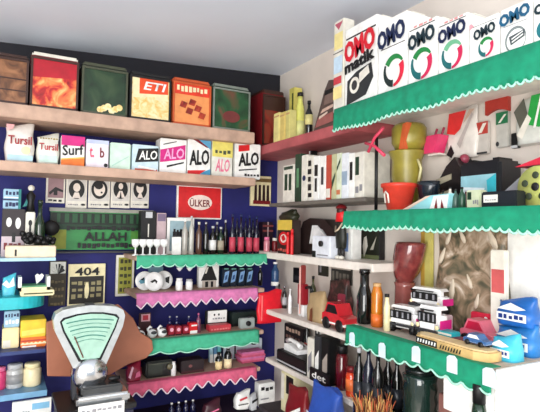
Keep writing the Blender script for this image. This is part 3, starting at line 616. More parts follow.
P = pl('b', 205.5, 227, 310, -.13, .014, S6); simple(P, 'white_sign', 'white sign in a black edge behind the low red carton', 'sign', BLACK, [('rect', WHITE, .1, .34, .98, .97), ('disc', BLACK, .4, .75, .04, .06), ('disc', BLACK, .6, .75, .04, .06), ('marks', GREY, .3, .5, .9, .6, 5)])
P = pl('b', 209.5, 231, 325, -.19, .05, S6); simple(P, 'red_carton', 'low pinkish red carton in front of the white sign', 'box', mat((196, 60, 70), .5), [('marks', mat((226, 130, 130), .5), .05, .2, .95, .5, 7)])
P = pl('b', 232, 257, 312, -.12, .07, S6); simple(P, 'dark_case', 'dark green case behind the silver camera', 'case', mat((30, 44, 40), .5), [('rect', BLACK, 0, 0, 1, .2)])
P = pl('b', 240.5, 255, 317, -.19, .03, S6); t = thing('camera', 'small silver camera in front of the dark green case', 'camera', P['loc'])
MB().box((0, 0, P['h']*.45), (P['w'], P['d'], P['h']*.9), mat((170, 180, 176), .4), .004).build('camera_body', t); MB().lathe([(0, 0), (.012, 0), (.012, .012), (.009, .014), (0, .01)], BLACK, 16, M=Matrix.Translation((0, -P['d']/2, P['h']*.45)) @ Matrix.Rotation(PI/2, 4, 'X')).build('lens', t)
MB().box((.012, 0, P['h']*.95), (.012, .02, P['h']*.1), DGREY).build('shutter_button', t)

# radio shelf
P = pl('b', 146, 173, 361, -.2, .08, S7); t = thing('radio', 'black table radio at the left of the lowest pink shelf', 'radio', P['loc']); w_, h, d = P['w'], P['h'], P['d']
mb = MB(); mb.box((0, 0, h/2), (w_, d, h), mat((18, 22, 20), .35), .006); decal(mb, [('rect', mat((40, 48, 40), .4), .08, .15, .6, .8), ('rect', mat((90, 96, 80), .4), .08, .82, .9, .86)], w_, h, -d/2); mb.build('radio_case', t)
MB().lathe([(0, 0), (.014, 0), (.013, .01), (0, .01)], mat((110, 104, 80), .3), 16, M=Matrix.Translation((w_*.36, -d/2, h*.6)) @ Matrix.Rotation(PI/2, 4, 'X')).build('tuning_knob', t)
bottle(hb(177, -.2, S7), .0115, hgt('b', 177, 361, -.2, S7), 'small white plastic bottle beside the black radio', PORC, PORC, None, shoulder=.7, neck=.6)
P = pl('b', 181, 204, 360, -.2, .07, S7); simple(P, 'brown_box', 'dark brown box right of the small white bottle', 'box', mat((34, 22, 26), .5), [('disc', mat((120, 70, 70), .5), .4, .55, .08, .12), ('rect', mat((70, 30, 34), .5), 0, 0, 1, .2)])
bottle(hb(221.5, -.2, S7), .017, hgt('b', 221, 352, -.2, S7), 'dark bottle with cream label, left of its taller twin', G_DARK, BLACK, mat((238, 214, 160), .5), (.03, .5), .4)
bottle(hb(230.5, -.2, S7), .019, hgt('b', 230, 346, -.2, S7), 'taller dark bottle with cream label and white cap', G_DARK, LGREY, mat((240, 222, 178), .5), (.03, .45), .45)
for i, px in enumerate((211.5, 215.5, 219.5)):
    P = pl('b', px-1.6, px+1.6, 342, -.08, .02, S7); simple(P, 'tube_box', ['leftmost', 'middle', 'rightmost'][i]+' of three slim pale blue boxes behind the cream labelled bottles', 'box', [mat((170, 210, 226), .4), mat((90, 140, 180), .4), mat((120, 200, 210), .4)][i], [('rect', WHITE, 0, .0, 1, .4)], 'slim blue boxes')
P = pl('b', 224, 262, 340, -.07, .014, S7); t = simple(P, 'white_board', 'white board with a dark ring, behind the cream labelled bottles', 'board', mat((214, 226, 236), .5), [('rect', BLACK, .26, .05, .3, 1), ('disc', BLACK, .78, .82, .1, .15), ('disc', WHITE, .78, .82, .05, .08), ('disc', DGREY, .78, .25, .07, .1)])
P = pl('b', 240, 266, 359, -.17, .07, S7); mb = MB(); 
for i in range(6): mb.box((0, 0, .006+.009*i), (P['w']*random.uniform(.85, 1), P['d'], .0085), [CP2, PINK, CP][i % 3], .003)
tag(mb.build('folded_cloth', None, P['loc']), 'folded stack of pink cloth at the right of the lowest pink shelf', 'cloth')
sack(pl('b', 127.5, 142, 364, -.215, .05, S7), 'red_packet', 'crumpled red and pink packet left of the black radio', 'packet', mat((150, 30, 60), .4), [('poly', mat((240, 190, 210), .5), [(.05, .3), (.3, .9), (.4, .8), (.2, .2)]), ('poly', PINK, [(.5, .2), (.9, .3), (.8, .6), (.6, .5)])])
# low counter ledge with packets at the bottom of the blue wall
zl = hit(220, 409, 1, -.25)[2]-.03
shelf('dark low ledge at the foot of the blue wall', -.86, -.22, -.3, 0, zl, .03, mat((40, 22, 40), .6), 'ledge')
for i, px in enumerate((176, 183, 190, 197)):
    bottle(hb(px, -.2, zl), .013, hgt('b', px, 402-i, -.2, zl), ['first', 'second', 'third', 'fourth'][i]+' from left of dark bottles with white caps on the low ledge', mat((20, 22, 60), .1, coat=.5), WHITE, group='white capped bottles')
sack(pl('b', 236, 250, 393, -.26, .05, zl+.012), 'striped_packet', 'white and red striped packet leaning on the low ledge', 'packet', WHITE, [('poly', mat((200, 60, 70), .5), [(.1, .6), (.6, .8), (.7, .7), (.2, .5)]), ('poly', BLACK, [(.1, .3), (.8, .4), (.8, .34), (.1, .24)])], lean=.15)
carton(pl('b', 259, 275, 383, -.24, .05, zl), 'white_carton', 'white carton with black marks standing at the low ledge corner', 'box', WHITE, [('marks', BLACK, .1, .65, .9, .85, 3), ('rect', GREY, .1, .3, .6, .36)])

# ------------------------------------------------------------------ right wall, corner section
def rc(x0, x1, t_, front, d, z, b=None): return pl('r', x0, x1, t_, front, d, z, b)
cols = [mat((236, 224, 150), .5), mat((222, 200, 120), .5), mat((214, 206, 130), .5)]
for i, (a, b_, tt) in enumerate(((273.5, 279, 113), (280, 284.5, 112), (285.5, 289.5, 110))):
    simple(rc(a, b_, tt, -.185, .04, R1), 'yellow_book', ['leftmost', 'middle', 'rightmost'][i]+' of three pale yellow books upright on the pink shelf', 'book', cols[i], [('rect', TAN, 0, .85, 1, .9)], 'pale yellow books')
simple(rc(289, 294, 88, -.08, .05, R1), 'tall_yellow_box', 'tall slim yellow-green box behind the yellow bottle', 'box', mat((206, 196, 100), .5), [('rect', mat((80, 90, 40), .5), .6, 0, .9, .9)])
bottle(hr(300, 120, -.12, R1), .022, hgt('r', 300, 93, -.12, R1), 'pale yellow bottle with black cap on the pink shelf', mat((214, 214, 110), .25), BLACK, mat((226, 226, 150), .5), (.05, .4), .55, name='yellow_bottle')
bottle(hr(309, 120, -.12, R1), .018, hgt('r', 309, 101, -.12, R1), 'short dark bottle with a yellow label beside the yellow bottle', G_DARK, BLACK, mat((220, 210, 140), .5), (.35, .62), .4, name='dark_bottle')
P = rc(314, 335, 82, -.19, .08, R1); w_, h = P['w'], P['h']
t = thing('peaked_bag', 'large brown and dark peaked bag next to the white detergent boxes', 'bag', P['loc'], P['rz'])
mb = MB(); mb.prism([(-w_*.5, 0), (w_*.5, 0), (w_*.5, h*.96), (w_*.2, h), (0, h*.8), (-w_*.25, h*.4)], -.04, .04, mat((84, 70, 66), .35)); mb.build('bag', t)
mb = MB(); decal(mb, [('poly', BLACK, [(.52, .7), (.98, .72), (.98, .8), (.56, .8)]), ('poly', mat((120, 100, 92), .4), [(.5, .5), (.98, .5), (.98, .7), (.56, .7)]), ('poly', mat((206, 176, 160), .4), [(.35, .34), (.95, .4), (.95, .46), (.45, .42)]), ('poly', mat((150, 90, 86), .4), [(.1, .06), (.95, .1), (.95, .3), (.25, .26)]), ('poly', mat((216, 196, 180), .4), [(.3, .22), (.7, .3), (.7, .34), (.3, .28)])], w_, h, -.0402); mb.build('bag_print', t)
# books
BG = 'books on the corner shelf'
bk = [(283, 294, 165, OFF, [('marks', DGREEN, .1, .2, .9, .85, 2), ('rect', DGREEN, .1, .88, .9, .96)], 'white book with dark green spine marks at the left end'),
      (295, 301, 154, DGREEN, [('rect', mat((90, 140, 100), .5), .3, .3, .7, .7)], 'dark green book, second in the row'),
      (301.5, 307, 155, OFF, [('disc', NAVY, .5, .5, .3, .06)], 'white book with one small blue mark'),
      (307.5, 313, 156, OFF, [('marks', BLACK, .1, .05+.18*i, .9, .2+.18*i, 1) for i in range(5)], 'white book with stacked black letters'),
      (313.5, 319, 156, WHITE, [('rect', BLACK, .2, .55, .8, .8), ('rect', BLACK, .3, .2, .7, .5)], 'white book with two black spine blocks'),
      (319.5, 325.5, 156, WHITE, [('rect', DGREY, .3, .35, .7, .75)], 'white book with one grey spine block'),
      (326, 331, 155, mat((186, 74, 56), .5), [('rect', OFF, .1, .05, .9, .25)], 'reddish brown book in the middle of the row'),
      (331.5, 336, 154, mat((190, 190, 150), .5), [('poly', DGREEN, [(.1, .2), (.9, .5), (.9, .6), (.1, .4)])], 'olive white book right of the reddish book'),
      (336.5, 341, 153, mat((214, 222, 196), .5), [('poly', DGREEN, [(.1, .6), (.9, .8), (.9, .9), (.1, .7)]), ('rect', mat((200, 120, 80), .5), .1, .1, .9, .2)], 'pale green book with dark diagonal mark'),
      (341.5, 348, 153, mat((226, 230, 236), .5), [('rect', mat((150, 170, 190), .5), .1, .3, .9, .6)], 'pale grey book with blue-grey block'),
      (348.5, 354, 153, WHITE, [('rect', BLACK, .25, .4, .75, .8)], 'white book with a black upper block, near the green cloth'),
      (354.5, 364, 152, OFF, [('rect', DGREEN, .1, .5, .5, .9), ('marks', GREY, .1, .1, .9, .3, 2)], 'widest white book at the right end of the row')]
for a, b_, tt, m, dc, lab in bk: simple(rc(a, b_, tt, -.185, .13, R2), 'book', lab, 'book', m, dc, BG, .002)
mb = MB(); A = hr(327, 152, -.12, R2); P = rc(326, 352, 150, -.15, .05, R2)
tag(simple(rc(309, 312.5, 146, -.06, .03, R2), 'black_bottle_box', 'slim black box poking up behind the row of books', 'box', BLACK, [('rect', WHITE, 0, 0, .4, 1)]), 'slim black box poking up behind the row of books', 'box')
# R3 things
P = rc(277.5, 292, 220, -.18, .05, R3); t = carton(P, 'food_carton', 'yellow and dark carton with a red and white disc, in the corner', 'box', mat((50, 34, 30), .5), [('rect', mat((226, 196, 80), .5), 0, .7, 1, 1), ('disc', RED, .45, .45, .34, .2), ('disc', mat((240, 220, 210), .5), .45, .45, .22, .13), ('poly', RED, [(.4, .36), (.6, .42), (.5, .56), (.3, .5)]), ('marks', mat((200, 90, 80), .5), .05, .05, .95, .16, 5)])
sack(dict(loc=(P['loc'][0], P['loc'][1], R3+P['h']+.0005), w=P['w'], h=.04, d=.05, rz=-PI/2), 'dark_pouch', 'crumpled dark green pouch on top of the yellow carton', 'bag', mat((44, 46, 30), .4))
for i, px in enumerate((288, 292)):
    jar(hr(px, 240, -.19, R3), .008, hgt('r', px, [232, 229][i], -.19, R3), ['left', 'right'][i]+' slim red tube in front of the yellow carton', RED, RED, name='red_tube', cat='tube')
P = rc(297, 314, 218, -.11, .11, R3); w_, h = P['w'], P['h']
t = thing('black_helmet', 'rounded dark brown and black hood beside the white camera box', 'helmet', P['loc'], P['rz'])
mb = MB(); mb.prism([(-w_*.5, 0), (-w_*.5, h*.6), (-w_*.3, h*.9), (.1*w_, h), (w_*.9, h*.96), (w_*1.35, h*.7), (w_*1.5, h*.45), (w_*1.2, h*.42), (w_*.8, h*.7), (w_*.2, h*.75), (.1*w_, 0)], -.04, .05, mat((46, 34, 32), .3)); mb.build('shell', t)
MB().prism([(w_*.15, h*.3), (w_*.3, h*.8), (w_*.55, h*.8), (w_*1.05, h*.52), (w_*.75, h*.4), (w_*.4, h*.5)], -.046, -.02, PORC).build('visor', t)
P = rc(312, 330, 236, -.185, .05, R3); t = carton(P, 'white_camera', 'white toy camera with a dark lens on the corner shelf', 'toy camera', mat((226, 230, 238), .4), [('rect', BLACK, .02, .0, .22, .3), ('rect', GREY, .3, .1, .9, .16)])
MB().lathe([(0, 0), (.012, 0), (.012, .008), (0, .006)], BLACK, 14, M=Matrix.Translation((.012, -.03, P['h']*.65)) @ Matrix.Rotation(PI/2, 4, 'X')).build('lens', t)
P = rc(331, 344, 204, -.18, .04, R3); h = P['h']; t = thing('puppet_doll', 'red and dark puppet doll with pale shoes standing on the white shelf', 'doll', P['loc'], P['rz'])
MB().lathe([(0, .2*h), (.026, .2*h), (.03, .4*h), (.022, .62*h), (.028, .76*h), (.01, .82*h), (0, .82*h)], mat((30, 34, 28), .5), 12, sy=.6).build('dress', t)
MB().ball((0, 0, .88*h), .02, mat((60, 34, 30), .5)).build('head', t); MB().lathe([(0, .7*h), (.03, .68*h), (.026, .84*h), (.012, .9*h)], RED, 12, sy=.7).build('shawl', t)
MB().lathe([(.024, .92*h), (.02, .97*h), (.006, 1.0*h), (0, h)], DRED, 12).build('cap', t)
MB().tube([(-.02, -.012, .6*h), (-.006, -.024, .5*h), (.012, -.024, .54*h), (.022, -.01, .66*h)], .004, mat((190, 176, 150), .5), 6).build('necklace', t)
for sx in (-.012, .012):
    MB().tube([(sx, 0, .22*h), (sx, 0, .05*h)], .007, mat((40, 40, 40), .5), 8).build('leg', t); MB().ball((sx, -.006, .008), .009, OFF, 1, 1.5, .9).build('shoe', t)
simple(rc(345, 352, 222, -.12, .05, R3), 'blue_white_carton', 'slim white and blue carton right of the puppet doll', 'box', WHITE, [('rect', mat((120, 150, 200), .5), 0, .2, .5, .7)])
# on the wall above R4 and R4 things
P = rc(318, 327, 259, -.012, .01, None, 276); simple(P, 'dark_card', 'narrow dark card on the cream wall under the white corner shelf', 'card', mat((40, 40, 30), .5), [('rect', GREY, .2, .2, .4, .8)], bev=.001)
P = rc(331, 351, 266, -.012, .01, None, 284); simple(P, 'dark_photo', 'wide dark photograph on the wall below the doll', 'photograph', mat((40, 40, 36), .5), [('marks', mat((110, 106, 96), .5), .05, .1, .95, .7, 5), ('rect', mat((170, 160, 150), .5), 0, .8, 1, 1)], bev=.001)
P = rc(293, 301, 268, -.012, .01, None, 283); simple(P, 'black_card', 'small black card on the wall beside the red robot', 'card', BLACK, [('rect', DGREY, .2, .2, .8, .5)], bev=.001)
t = thing('toy_robot', 'slim red toy robot with a pale stripe on the corner shelf', 'toy', hr(303, 290, -.13, R4), -PI/2)
h = hgt('r', 303, 264, -.13, R4)
MB().box((0, 0, h*.42), (.05, .03, h*.4), mat((150, 30, 40), .4), .004).build('torso', t); MB().box((0, 0, h*.8), (.02, .02, h*.36), mat((150, 60, 56), .4), .003).build('head', t)
MB().box((0, -.017, h*.5), (.008, .004, h*.9), mat((240, 190, 180), .4)).build('stripe', t)
for sx in (-.014, .014): MB().box((sx, 0, h*.11), (.018, .026, h*.22), PORC, .003).build('leg', t)
MB().tube([(.02, 0, h*.55), (.06, 0, h*.58), (.075, 0, h*.5)], .007, BLACK, 6).build('arm', t)
bottle(hr(290, 300, -.15, R4), .009, hgt('r', 290, 289, -.15, R4), 'tiny white bottle left of the red robot', PORC, PORC)
sack(rc(305.5, 321, 293, -.165, .05, R4), 'tan_bag', 'small tan paper bag right of the red robot', 'bag', mat((176, 150, 110), .6), [('poly', BROWN, [(.3, 0), (.5, 0), (.5, .5), (.35, .4)])])
def car(P, name, label, body, glassm, trim, cat='toy car', turn=0):
    w_, h, d = P['w'], P['h'], P['d']; t = thing(name, label, cat, P['loc'], P['rz']+turn)
    MB().prism([(-w_*.5, h*.2), (w_*.5, h*.2), (w_*.5, h*.5), (w_*.28, h*.58), (w_*.12, h*.98), (-w_*.25, h), (-w_*.38, h*.62), (-w_*.5, h*.55)], -d/2, d/2, body).build('body', t)
    MB().prism([(w_*.22, h*.62), (w_*.1, h*.92), (-w_*.22, h*.92), (-w_*.32, h*.62)], -d/2-.001, d/2+.001, glassm).build('side_windows', t)
    MB().box((0, 0, h*.26), (w_*1.03, d*1.04, h*.1), trim, .002).build('bumper', t)
    for sx in (-.3, .3):
        for sy in (-1, 1): MB().lathe([(0, -.006), (h*.22, -.006), (h*.22, .006), (0, .006)], BLACK, 14, M=Matrix.Translation((w_*sx, sy*d*.46, h*.22)) @ Matrix.Rotation(PI/2, 4, 'X')).build('wheel', t)
    return t
car(rc(322, 344, 303, -.19, .07, R4), 'toy_car', 'red toy car with white bumper near the end of the corner shelf', mat((206, 36, 48), .25, coat=.5), BLACK, WHITE)
P = rc(325, 344, 281, -.07, .06, R4); sack(P, 'dark_plush', 'dark lumpy plush behind the red toy car', 'toy', mottled([(20, 16, 16), (60, 40, 36), (120, 70, 70)], 30))
bottle(hr(313, 300, -.06, R4), .016, hgt('r', 313, 276, -.06, R4), 'olive glass bottle behind the tan paper bag', mat((70, 72, 40), .1, coat=.5), BLACK, mat((150, 156, 120), .5))
# R5 things
P = rc(284, 303, 326, -.06, .04, R5); simple(P, 'dark_crate', 'dark crate with pale dots behind the white telephone', 'crate', mat((26, 20, 22), .5), [('marks', mat((200, 170, 150), .5), .1, .75, .9, .92, 5), ('marks', mat((120, 90, 80), .5), .1, .5, .9, .65, 5)])
P = rc(276, 303, 353, -.19, .13, R5); w_, h, d = P['w'], P['h'], P['d']
t = thing('black_tray', 'shallow black tray on the lowest corner shelf', 'tray', P['loc'], P['rz']); MB().box((.012, 0, h*.45), (w_+.02, d, h*.9), BLACK, .004).build('tray_body', t); MB().box((.012, -d/2-.001, h*.2), (w_+.02, .004, .006), LGREY).build('rim', t)
zt = R5+h*.9
t = thing('telephone', 'white telephone lying on the black tray', 'telephone', (P['loc'][0]+.0, P['loc'][1]+.03, zt), -PI/2)
MB().prism([(-.06, 0), (.06, 0), (.055, .018), (-.03, .034), (-.055, .03)], -.04, .04, PORC).build('phone_body', t); MB().tube([(-.06, -.02, .04), (-.03, -.02, .05), (.03, -.02, .044), (.06, -.02, .032)], [.012, .009, .009, .012], PORC, 8).build('handset', t); MB().lathe([(0, 0), (.008, 0), (0, .004)], BLACK, 10, (.02, .02, .026)).build('dial', t)
bg_ = [(307, 313, 338, OFF), (314, 320, 336, DGREY), (321, 329, 338, BLACK)]
for i, (a, b_, tt, m) in enumerate(bg_): simple(rc(a, b_, tt, -.185, .06, R5), 'magazine', ['white magazine', 'grey magazine', 'black magazine'][i]+' standing upright on the lowest corner shelf', 'magazine', m, [('poly', [GREY, WHITE, mat((170, 160, 150), .5)][i], [(.2, .1), (.8, .3), (.8, .7), (.2, .5)])], 'upright magazines')
P = rc(331, 345, 344, -.17, .1, R5); mb = MB()
t = jar(hr(342, 370, -.15, R5), .026, hgt('r', 342, 345, -.15, R5), 'dark red glass jar at the end of the lowest corner shelf', mat((90, 16, 26), .1, coat=.6), BLACK)
t = jar(hr(344, 385, -.2, R5), .022, .11, 'orange-red lantern jar beside the dark bottles', mat((226, 70, 30), .15, coat=.6), DRED, mat((240, 120, 60), .4))
t.location.x = -.165
# below R5
zl2 = R5-.2
shelf('dark lower ledge under the lowest white corner shelf', -.26, 0, -1.0, -.31, zl2, .02, mat((50, 44, 48), .6), 'ledge')
P = rc(281, 299, 375, -.2, .1, zl2); simple(P, 'cream_carton', 'cream carton with a black square under the lowest corner shelf', 'box', mat((226, 218, 176), .6), [('rect', BLACK, .3, .5, .7, .95), ('rect', OFF, .02, .3, .2, .95)])
sack(rc(284, 303, 388, -.29, .05, zl2), 'red_pouch', 'dark red pouch with white stripe in front of the cream carton', 'bag', DRED, [('poly', WHITE, [(.05, .2), (.9, .6), (.9, .68), (.05, .3)])])
sack(rc(305, 333, 389, -.305, .08, zl2), 'blue_bag', 'large bright blue bag at the bottom under the corner shelf', 'bag', mat((44, 84, 176), .45), [('poly', mat((210, 220, 235), .4), [(.02, .1), (.2, .1), (.3, .5), (.1, .6)])])
carton(rc(309, 329, 371, -.199, .011, R5), 'black_case', 'black case with white letters in front of the magazines', 'case', BLACK, [], [('det', WHITE, .5, .55, .7, .5)])

# ------------------------------------------------------------------ detergent boxes, top right
def swirl(u, v, r, a=GREEN, b=mat((16, 100, 104), .5), c=mat((206, 34, 84), .5)):
    return [('arc', a, u, v, r, r*.46, 30, 146), ('arc', b, u, v, r, r*.46, 150, 266), ('arc', c, u, v, r, r*.46, 270, 386)]
OG = 'white detergent boxes on the top right shelf'
NB = mat((12, 30, 70), .5); NG = mat((10, 40, 50), .5)
def omo(x0, x1, t_, label, decals, texts, sides=False, d=.11, z=N1):
    P = rc(x0+.3, x1-.3, t_, -.275, d, z)
    def ex(mb, P):
        if not sides: return
        w_, h, dd = P['w'], P['h'], P['d']; x = -w_/2-E_
        for m, a0, a1, v0, v1 in ((mat((196, 90, 110), .5), .1, .9, .88, .97), (mat((240, 224, 160), .5), .08, .92, .66, .86), (mat((190, 214, 232), .5), .08, .92, .42, .6), (mat((200, 80, 80), .5), .1, .8, .3, .38), (mat((240, 226, 170), .5), .08, .92, .14, .26)):
            mb.face([(x, -dd/2+a0*dd, v0*h), (x, -dd/2+a0*dd, v1*h), (x, -dd/2+a1*dd, v1*h), (x, -dd/2+a1*dd, v0*h)], m)
    t = carton(P, 'detergent_box', label, 'detergent box', WHITE, decals, texts, OG, extra=ex)
    MB().box((0, 0, P['h']+.002), (P['w']*.96, P['d']*.5, .003), OFF).build('top_flap', t)
    return t
omo(345, 377, 22, 'largest detergent box with red letters and a washing machine picture', [('rect', BLACK, .04, .86, .98, .88), ('poly', mat((40, 44, 46), .5), [(.08, .04), (.7, .1), (.92, .28), (.86, .46), (.4, .42), (.1, .34)]), ('disc', OFF, .34, .26, .16, .1), ('disc', DGREY, .34, .26, .09, .06), ('poly', OFF, [(.5, .26), (.82, .34), (.78, .44), (.5, .38)]), ('marks', GREY, .4, .47, .9, .5, 5)],
    [('OMO', mat((206, 18, 40), .5), .5, .72, .94, .25, 0, .12, .037), ('matik', BLACK, .5, .53, .92, .14, 0, .12, .034)])
P = rc(334, 344, 20, -.275, .05, N1); simple(P, 'striped_carton', 'narrow white carton with coloured bands left of the largest detergent box', 'box', OFF, [('poly', mat((186, 84, 104), .5), [(.1, .97), (.9, .97), (.5, .89)]), ('rect', mat((238, 222, 150), .5), .08, .68, .92, .86), ('rect', DGREY, .0, .64, 1, .65), ('rect', mat((190, 214, 232), .5), .08, .42, .92, .6), ('rect', mat((196, 60, 70), .5), .1, .3, .85, .38), ('rect', mat((240, 222, 150), .5), .08, .14, .92, .27)])
omo(378, 407, 17, 'detergent box with a green swirl and blank inner disc beside the largest', [('rect', BLACK, .1, .62, .95, .63)] + swirl(.58, .3, .36, GREEN, mat((20, 40, 40), .5), mat((214, 30, 60), .5)), [('OMO', NB, .49, .77, .94, .24, 0, .12, .037)])
omo(408, 437, 22, 'third detergent box from left, green and pink swirl', [('rect', BLACK, .05, .93, .95, .945), ('marks', mat((220, 150, 150), .5), .2, .95, .9, .99, 4)] + swirl(.5, .34, .38), [('OMO', NG, .5, .75, .92, .24, 0, .12, .037)])
omo(438, 468, 18, 'fourth detergent box from left, pale green and pink swirl', [('rect', BLACK, .05, .93, .95, .945), ('marks', mat((220, 150, 150), .5), .2, .95, .9, .99, 4)] + swirl(.5, .36, .36, mat((110, 180, 140), .5)), [('OMO', NB, .5, .76, .92, .24, 0, .12, .037)])
omo(469, 499, 18, 'detergent box with a small swirl, right of the pale green swirl box', [('rect', BLACK, .1, .88, .95, .89), ('poly', mat((222, 160, 170), .5), [(.03, .84), (.18, .9), (.1, .97), (.02, .97)])] + swirl(.6, .36, .26), [('OMO', NG, .56, .7, .72, .22, 0, .12, .037)])
omo(500, 532, 4, 'detergent box printed with a striped towel and white ball', [('disc', mat((120, 130, 130), .5), .5, .3, .34, .26), ('disc', WHITE, .52, .28, .3, .22), ('poly', mat((70, 80, 84), .5), [(.36, .2), (.8, .3), (.8, .44), (.3, .38)]), ('poly', WHITE, [(.4, .24), (.76, .33), (.76, .36), (.4, .27)]), ('poly', WHITE, [(.4, .3), (.76, .39), (.76, .41), (.4, .33)]), ('rect', GREY, .1, .6, .9, .61)], [('OMO', mat((10, 84, 120), .5), .5, .77, .96, .24, 0, .12, .037)])
omo(533, 566, -8, 'detergent box cut by the right edge of the picture', [('disc', mat((20, 110, 120), .5), .4, .32, .3, .2)], [('OMO', NG, .5, .76, .9, .2, 0, .12, .037)])

# ------------------------------------------------------------------ middle right shelf
t = thing('cross_stand', 'thin black stand with crossed pink arms left of the olive vases', 'stand', hr(376, 205, -.2, N2), -PI/2)
h = hgt('r', 376, 136, -.2, N2)
MB().tube([(0, 0, .01), (0, 0, h)], .006, BLACK, 8).build('pole', t); MB().lathe([(0, 0), (.03, 0), (.03, .006), (0, .01)], BLACK, 16).build('base', t)
for a, b_ in (((-.05, h*.93), (.05, h*.72)), ((.045, h*1.08), (-.035, h*.8))): MB().tube([(a[0], -.008, a[1]), (0, -.008, (a[1]+b_[1])/2+.01), (b_[0], -.008, b_[1])], .006, mat((226, 70, 100), .5), 6).build('arm', t)
OL = mat((146, 134, 52), .35, var=.2, scale=20, name='olive_glaze')
zp = N2
P = rc(374, 402, 183, -.25, .1, N2); r = P['w']/2*.9
t = thing('flower_pot', 'red flower pot with a white handle mark at the shelf front', 'pot', (P['loc'][0], P['loc'][1], N2), -PI/2); h = P['h']
MB().lathe([(0, 0), (r*.62, 0), (r*.9, h*.86), (r, h*.88), (r, h), (r*.9, h), (r*.6, .01), (0, .01)], mat((214, 62, 44), .4), 22).build('pot_body', t)
MB().tube([(-.008, -r*.86, h*.3), (-.008, -r*.94, h*.6), (0, -r*.98, h*.7), (.008, -r*.94, h*.6), (.008, -r*.86, h*.3)], .003, OFF, 6).build('handle', t)
p2 = rc(388, 414, 151, -.13, .1, N2); r = p2['w']/2; h = p2['h']
t = thing('olive_vase', 'tall olive glazed vase standing behind the red pot', 'vase', (-.1, p2['loc'][1], N2), -PI/2)
MB().lathe([(0, 0), (r*.55, 0), (r*.62, h*.2), (r*.84, h*.6), (r*.8, h*.85), (r, h*.98), (r, h), (r*.94, h), (r*.7, h*.8), (0, h*.7)], OL, 22).build('vase_body', t)
MB().tube([(r*.8, 0, h*.85), (r*1.05, 0, h*.7), (r*.8, 0, h*.4)], .005, mat((220, 214, 160), .4), 6).build('rim_strip', t)
h0 = h; P = rc(390, 416, 124, -.13, .1, N2); r2 = P['w']/2*.95; hh = P['h']-h0
t = thing('olive_cup', 'olive cup with an orange band upturned on the tall olive vase', 'cup', (-.1, p2['loc'][1]-.01, N2+h0), -PI/2)
MB().lathe([(0, .002), (r2*.75, .002), (r2, hh*.3), (r2, hh*.85), (r2*.85, hh), (0, hh)], OL, 22).build('cup_body', t)
MB().prism([(r2*.2, 0), (r2*.5, 0), (r2*.8, hh*.95), (r2*.5, hh*.9)], -r2*1.0, -r2*.6, mat((206, 96, 50), .4)).build('orange_band', t)
P = rc(411, 428, 131, -.1, .06, N2+h0-.01); t = thing('pink_mug', 'bright pink mug with upright prongs beside the olive cup', 'mug', (-.05, p2['loc'][1]-.08, N2+h0-.012), -PI/2)
MB().prism([(-.03, 0), (.02, 0), (.04, .06), (-.012, .06)], -.025, .025, mat((224, 60, 110), .35)).build('mug_body', t)
for a in (.0, .03): MB().tube([(a, 0, .055), (a+.012, 0, .085)], .004, mat((150, 40, 70), .4), 6).build('prong', t)
MB().box((0, .02, -.003), (.05, .05, .006), RW_).build('wall_bracket', t)
P = rc(412, 432, 181, -.18, .06, N2); r = P['w']/2*.95; h = P['h']
t = tag(MB().lathe([(0, 0), (r*.6, 0), (r*.95, h*.8), (r, h), (r*.93, h), (r*.55, .012), (0, .012)], mat((24, 34, 44), .25, coat=.4), 24, sy=.8).build('black_bowl', None, (-.15, P['loc'][1], N2), -PI/2), 'dark blue-black bowl right of the red flower pot', 'bowl')
P = rc(397, 447, 194, -.275, .05, N2); w_, h = P['w'], P['h']; t = thing('slanted_booklet', 'cyan and white booklet lying slanted at the shelf front', 'booklet', P['loc'], P['rz'])
mb = MB(); mb.prism([(-w_*.5, 0), (w_*.46, 0), (w_*.5, h*.96), (w_*.1, h*.9)], -.012, .012, mat((150, 214, 220), .4)); mb.build('booklet_cover', t)
mb = MB(); decal(mb, [('poly', mat((240, 226, 206), .5), [(.02, .02), (.3, .5), (.62, .93), (.3, .5)]), ('poly', WHITE, [(.62, .05), (.95, .05), (.98, .9), (.7, .85)]), ('poly', mat((236, 200, 180), .5), [(.02, .02), (.14, .02), (.66, .9), (.55, .86)]), ('poly', DRED, [(.72, .1), (.78, .1), (.76, .75)]), ('poly', DRED, [(.84, .1), (.9, .1), (.86, .65)])], w_, h, -.0125); mb.build('cover_print', t)
# black toy iron / bag and television
P = rc(432, 459, 158, -.095, .09, N2); w_, h = P['w'], P['h']; t = thing('black_handbag', 'black peaked handbag with pale buckles behind the booklet', 'handbag', P['loc'], P['rz'])
MB().prism([(-w_*.5, 0), (w_*.5, 0), (w_*.5, h*.8), (w_*.3, h), (0, h*.85), (-w_*.4, h*.5)], -.04, .04, mat((26, 22, 24), .3)).build('bag_body', t)
for v in (.22, .5): MB().prism([(-w_*.36, h*v), (w_*.2, h*(v+.1)), (w_*.2, h*(v+.2)), (-w_*.36, h*(v+.12))], -.043, -.04, mat((170, 162, 140), .4)).build('buckle', t)
MB().ball((w_*.35, 0, h*.98), .016, mat((150, 60, 80), .4)).build('clasp', t)
P = rc(459, 500, 161, -.15, .1, N2); w_, h, d = P['w'], P['h'], P['d']; t = thing('television', 'small black television with a pale cyan screen', 'television', P['loc'], P['rz'])
MB().box((0, 0, h/2), (w_, d, h), mat((24, 26, 30), .3), .008).build('case', t)
mb = MB(); decal(mb, [('rect', mat((150, 200, 210), .15, coat=.6), .06, .1, .92, .72), ('poly', mat((60, 180, 196), .15, coat=.6), [(.75, .1), (.92, .1), (.92, .72), (.7, .6)]), ('poly', mat((226, 240, 244), .15), [(.06, .1), (.6, .1), (.66, .45), (.06, .5)])], w_, h, -d/2-.001); mb.build('screen', t)
for sx in (-.3, .3): MB().box((w_*sx, 0, h+.004), (.02, d*.6, .008), BLACK).build('top_vent', t)
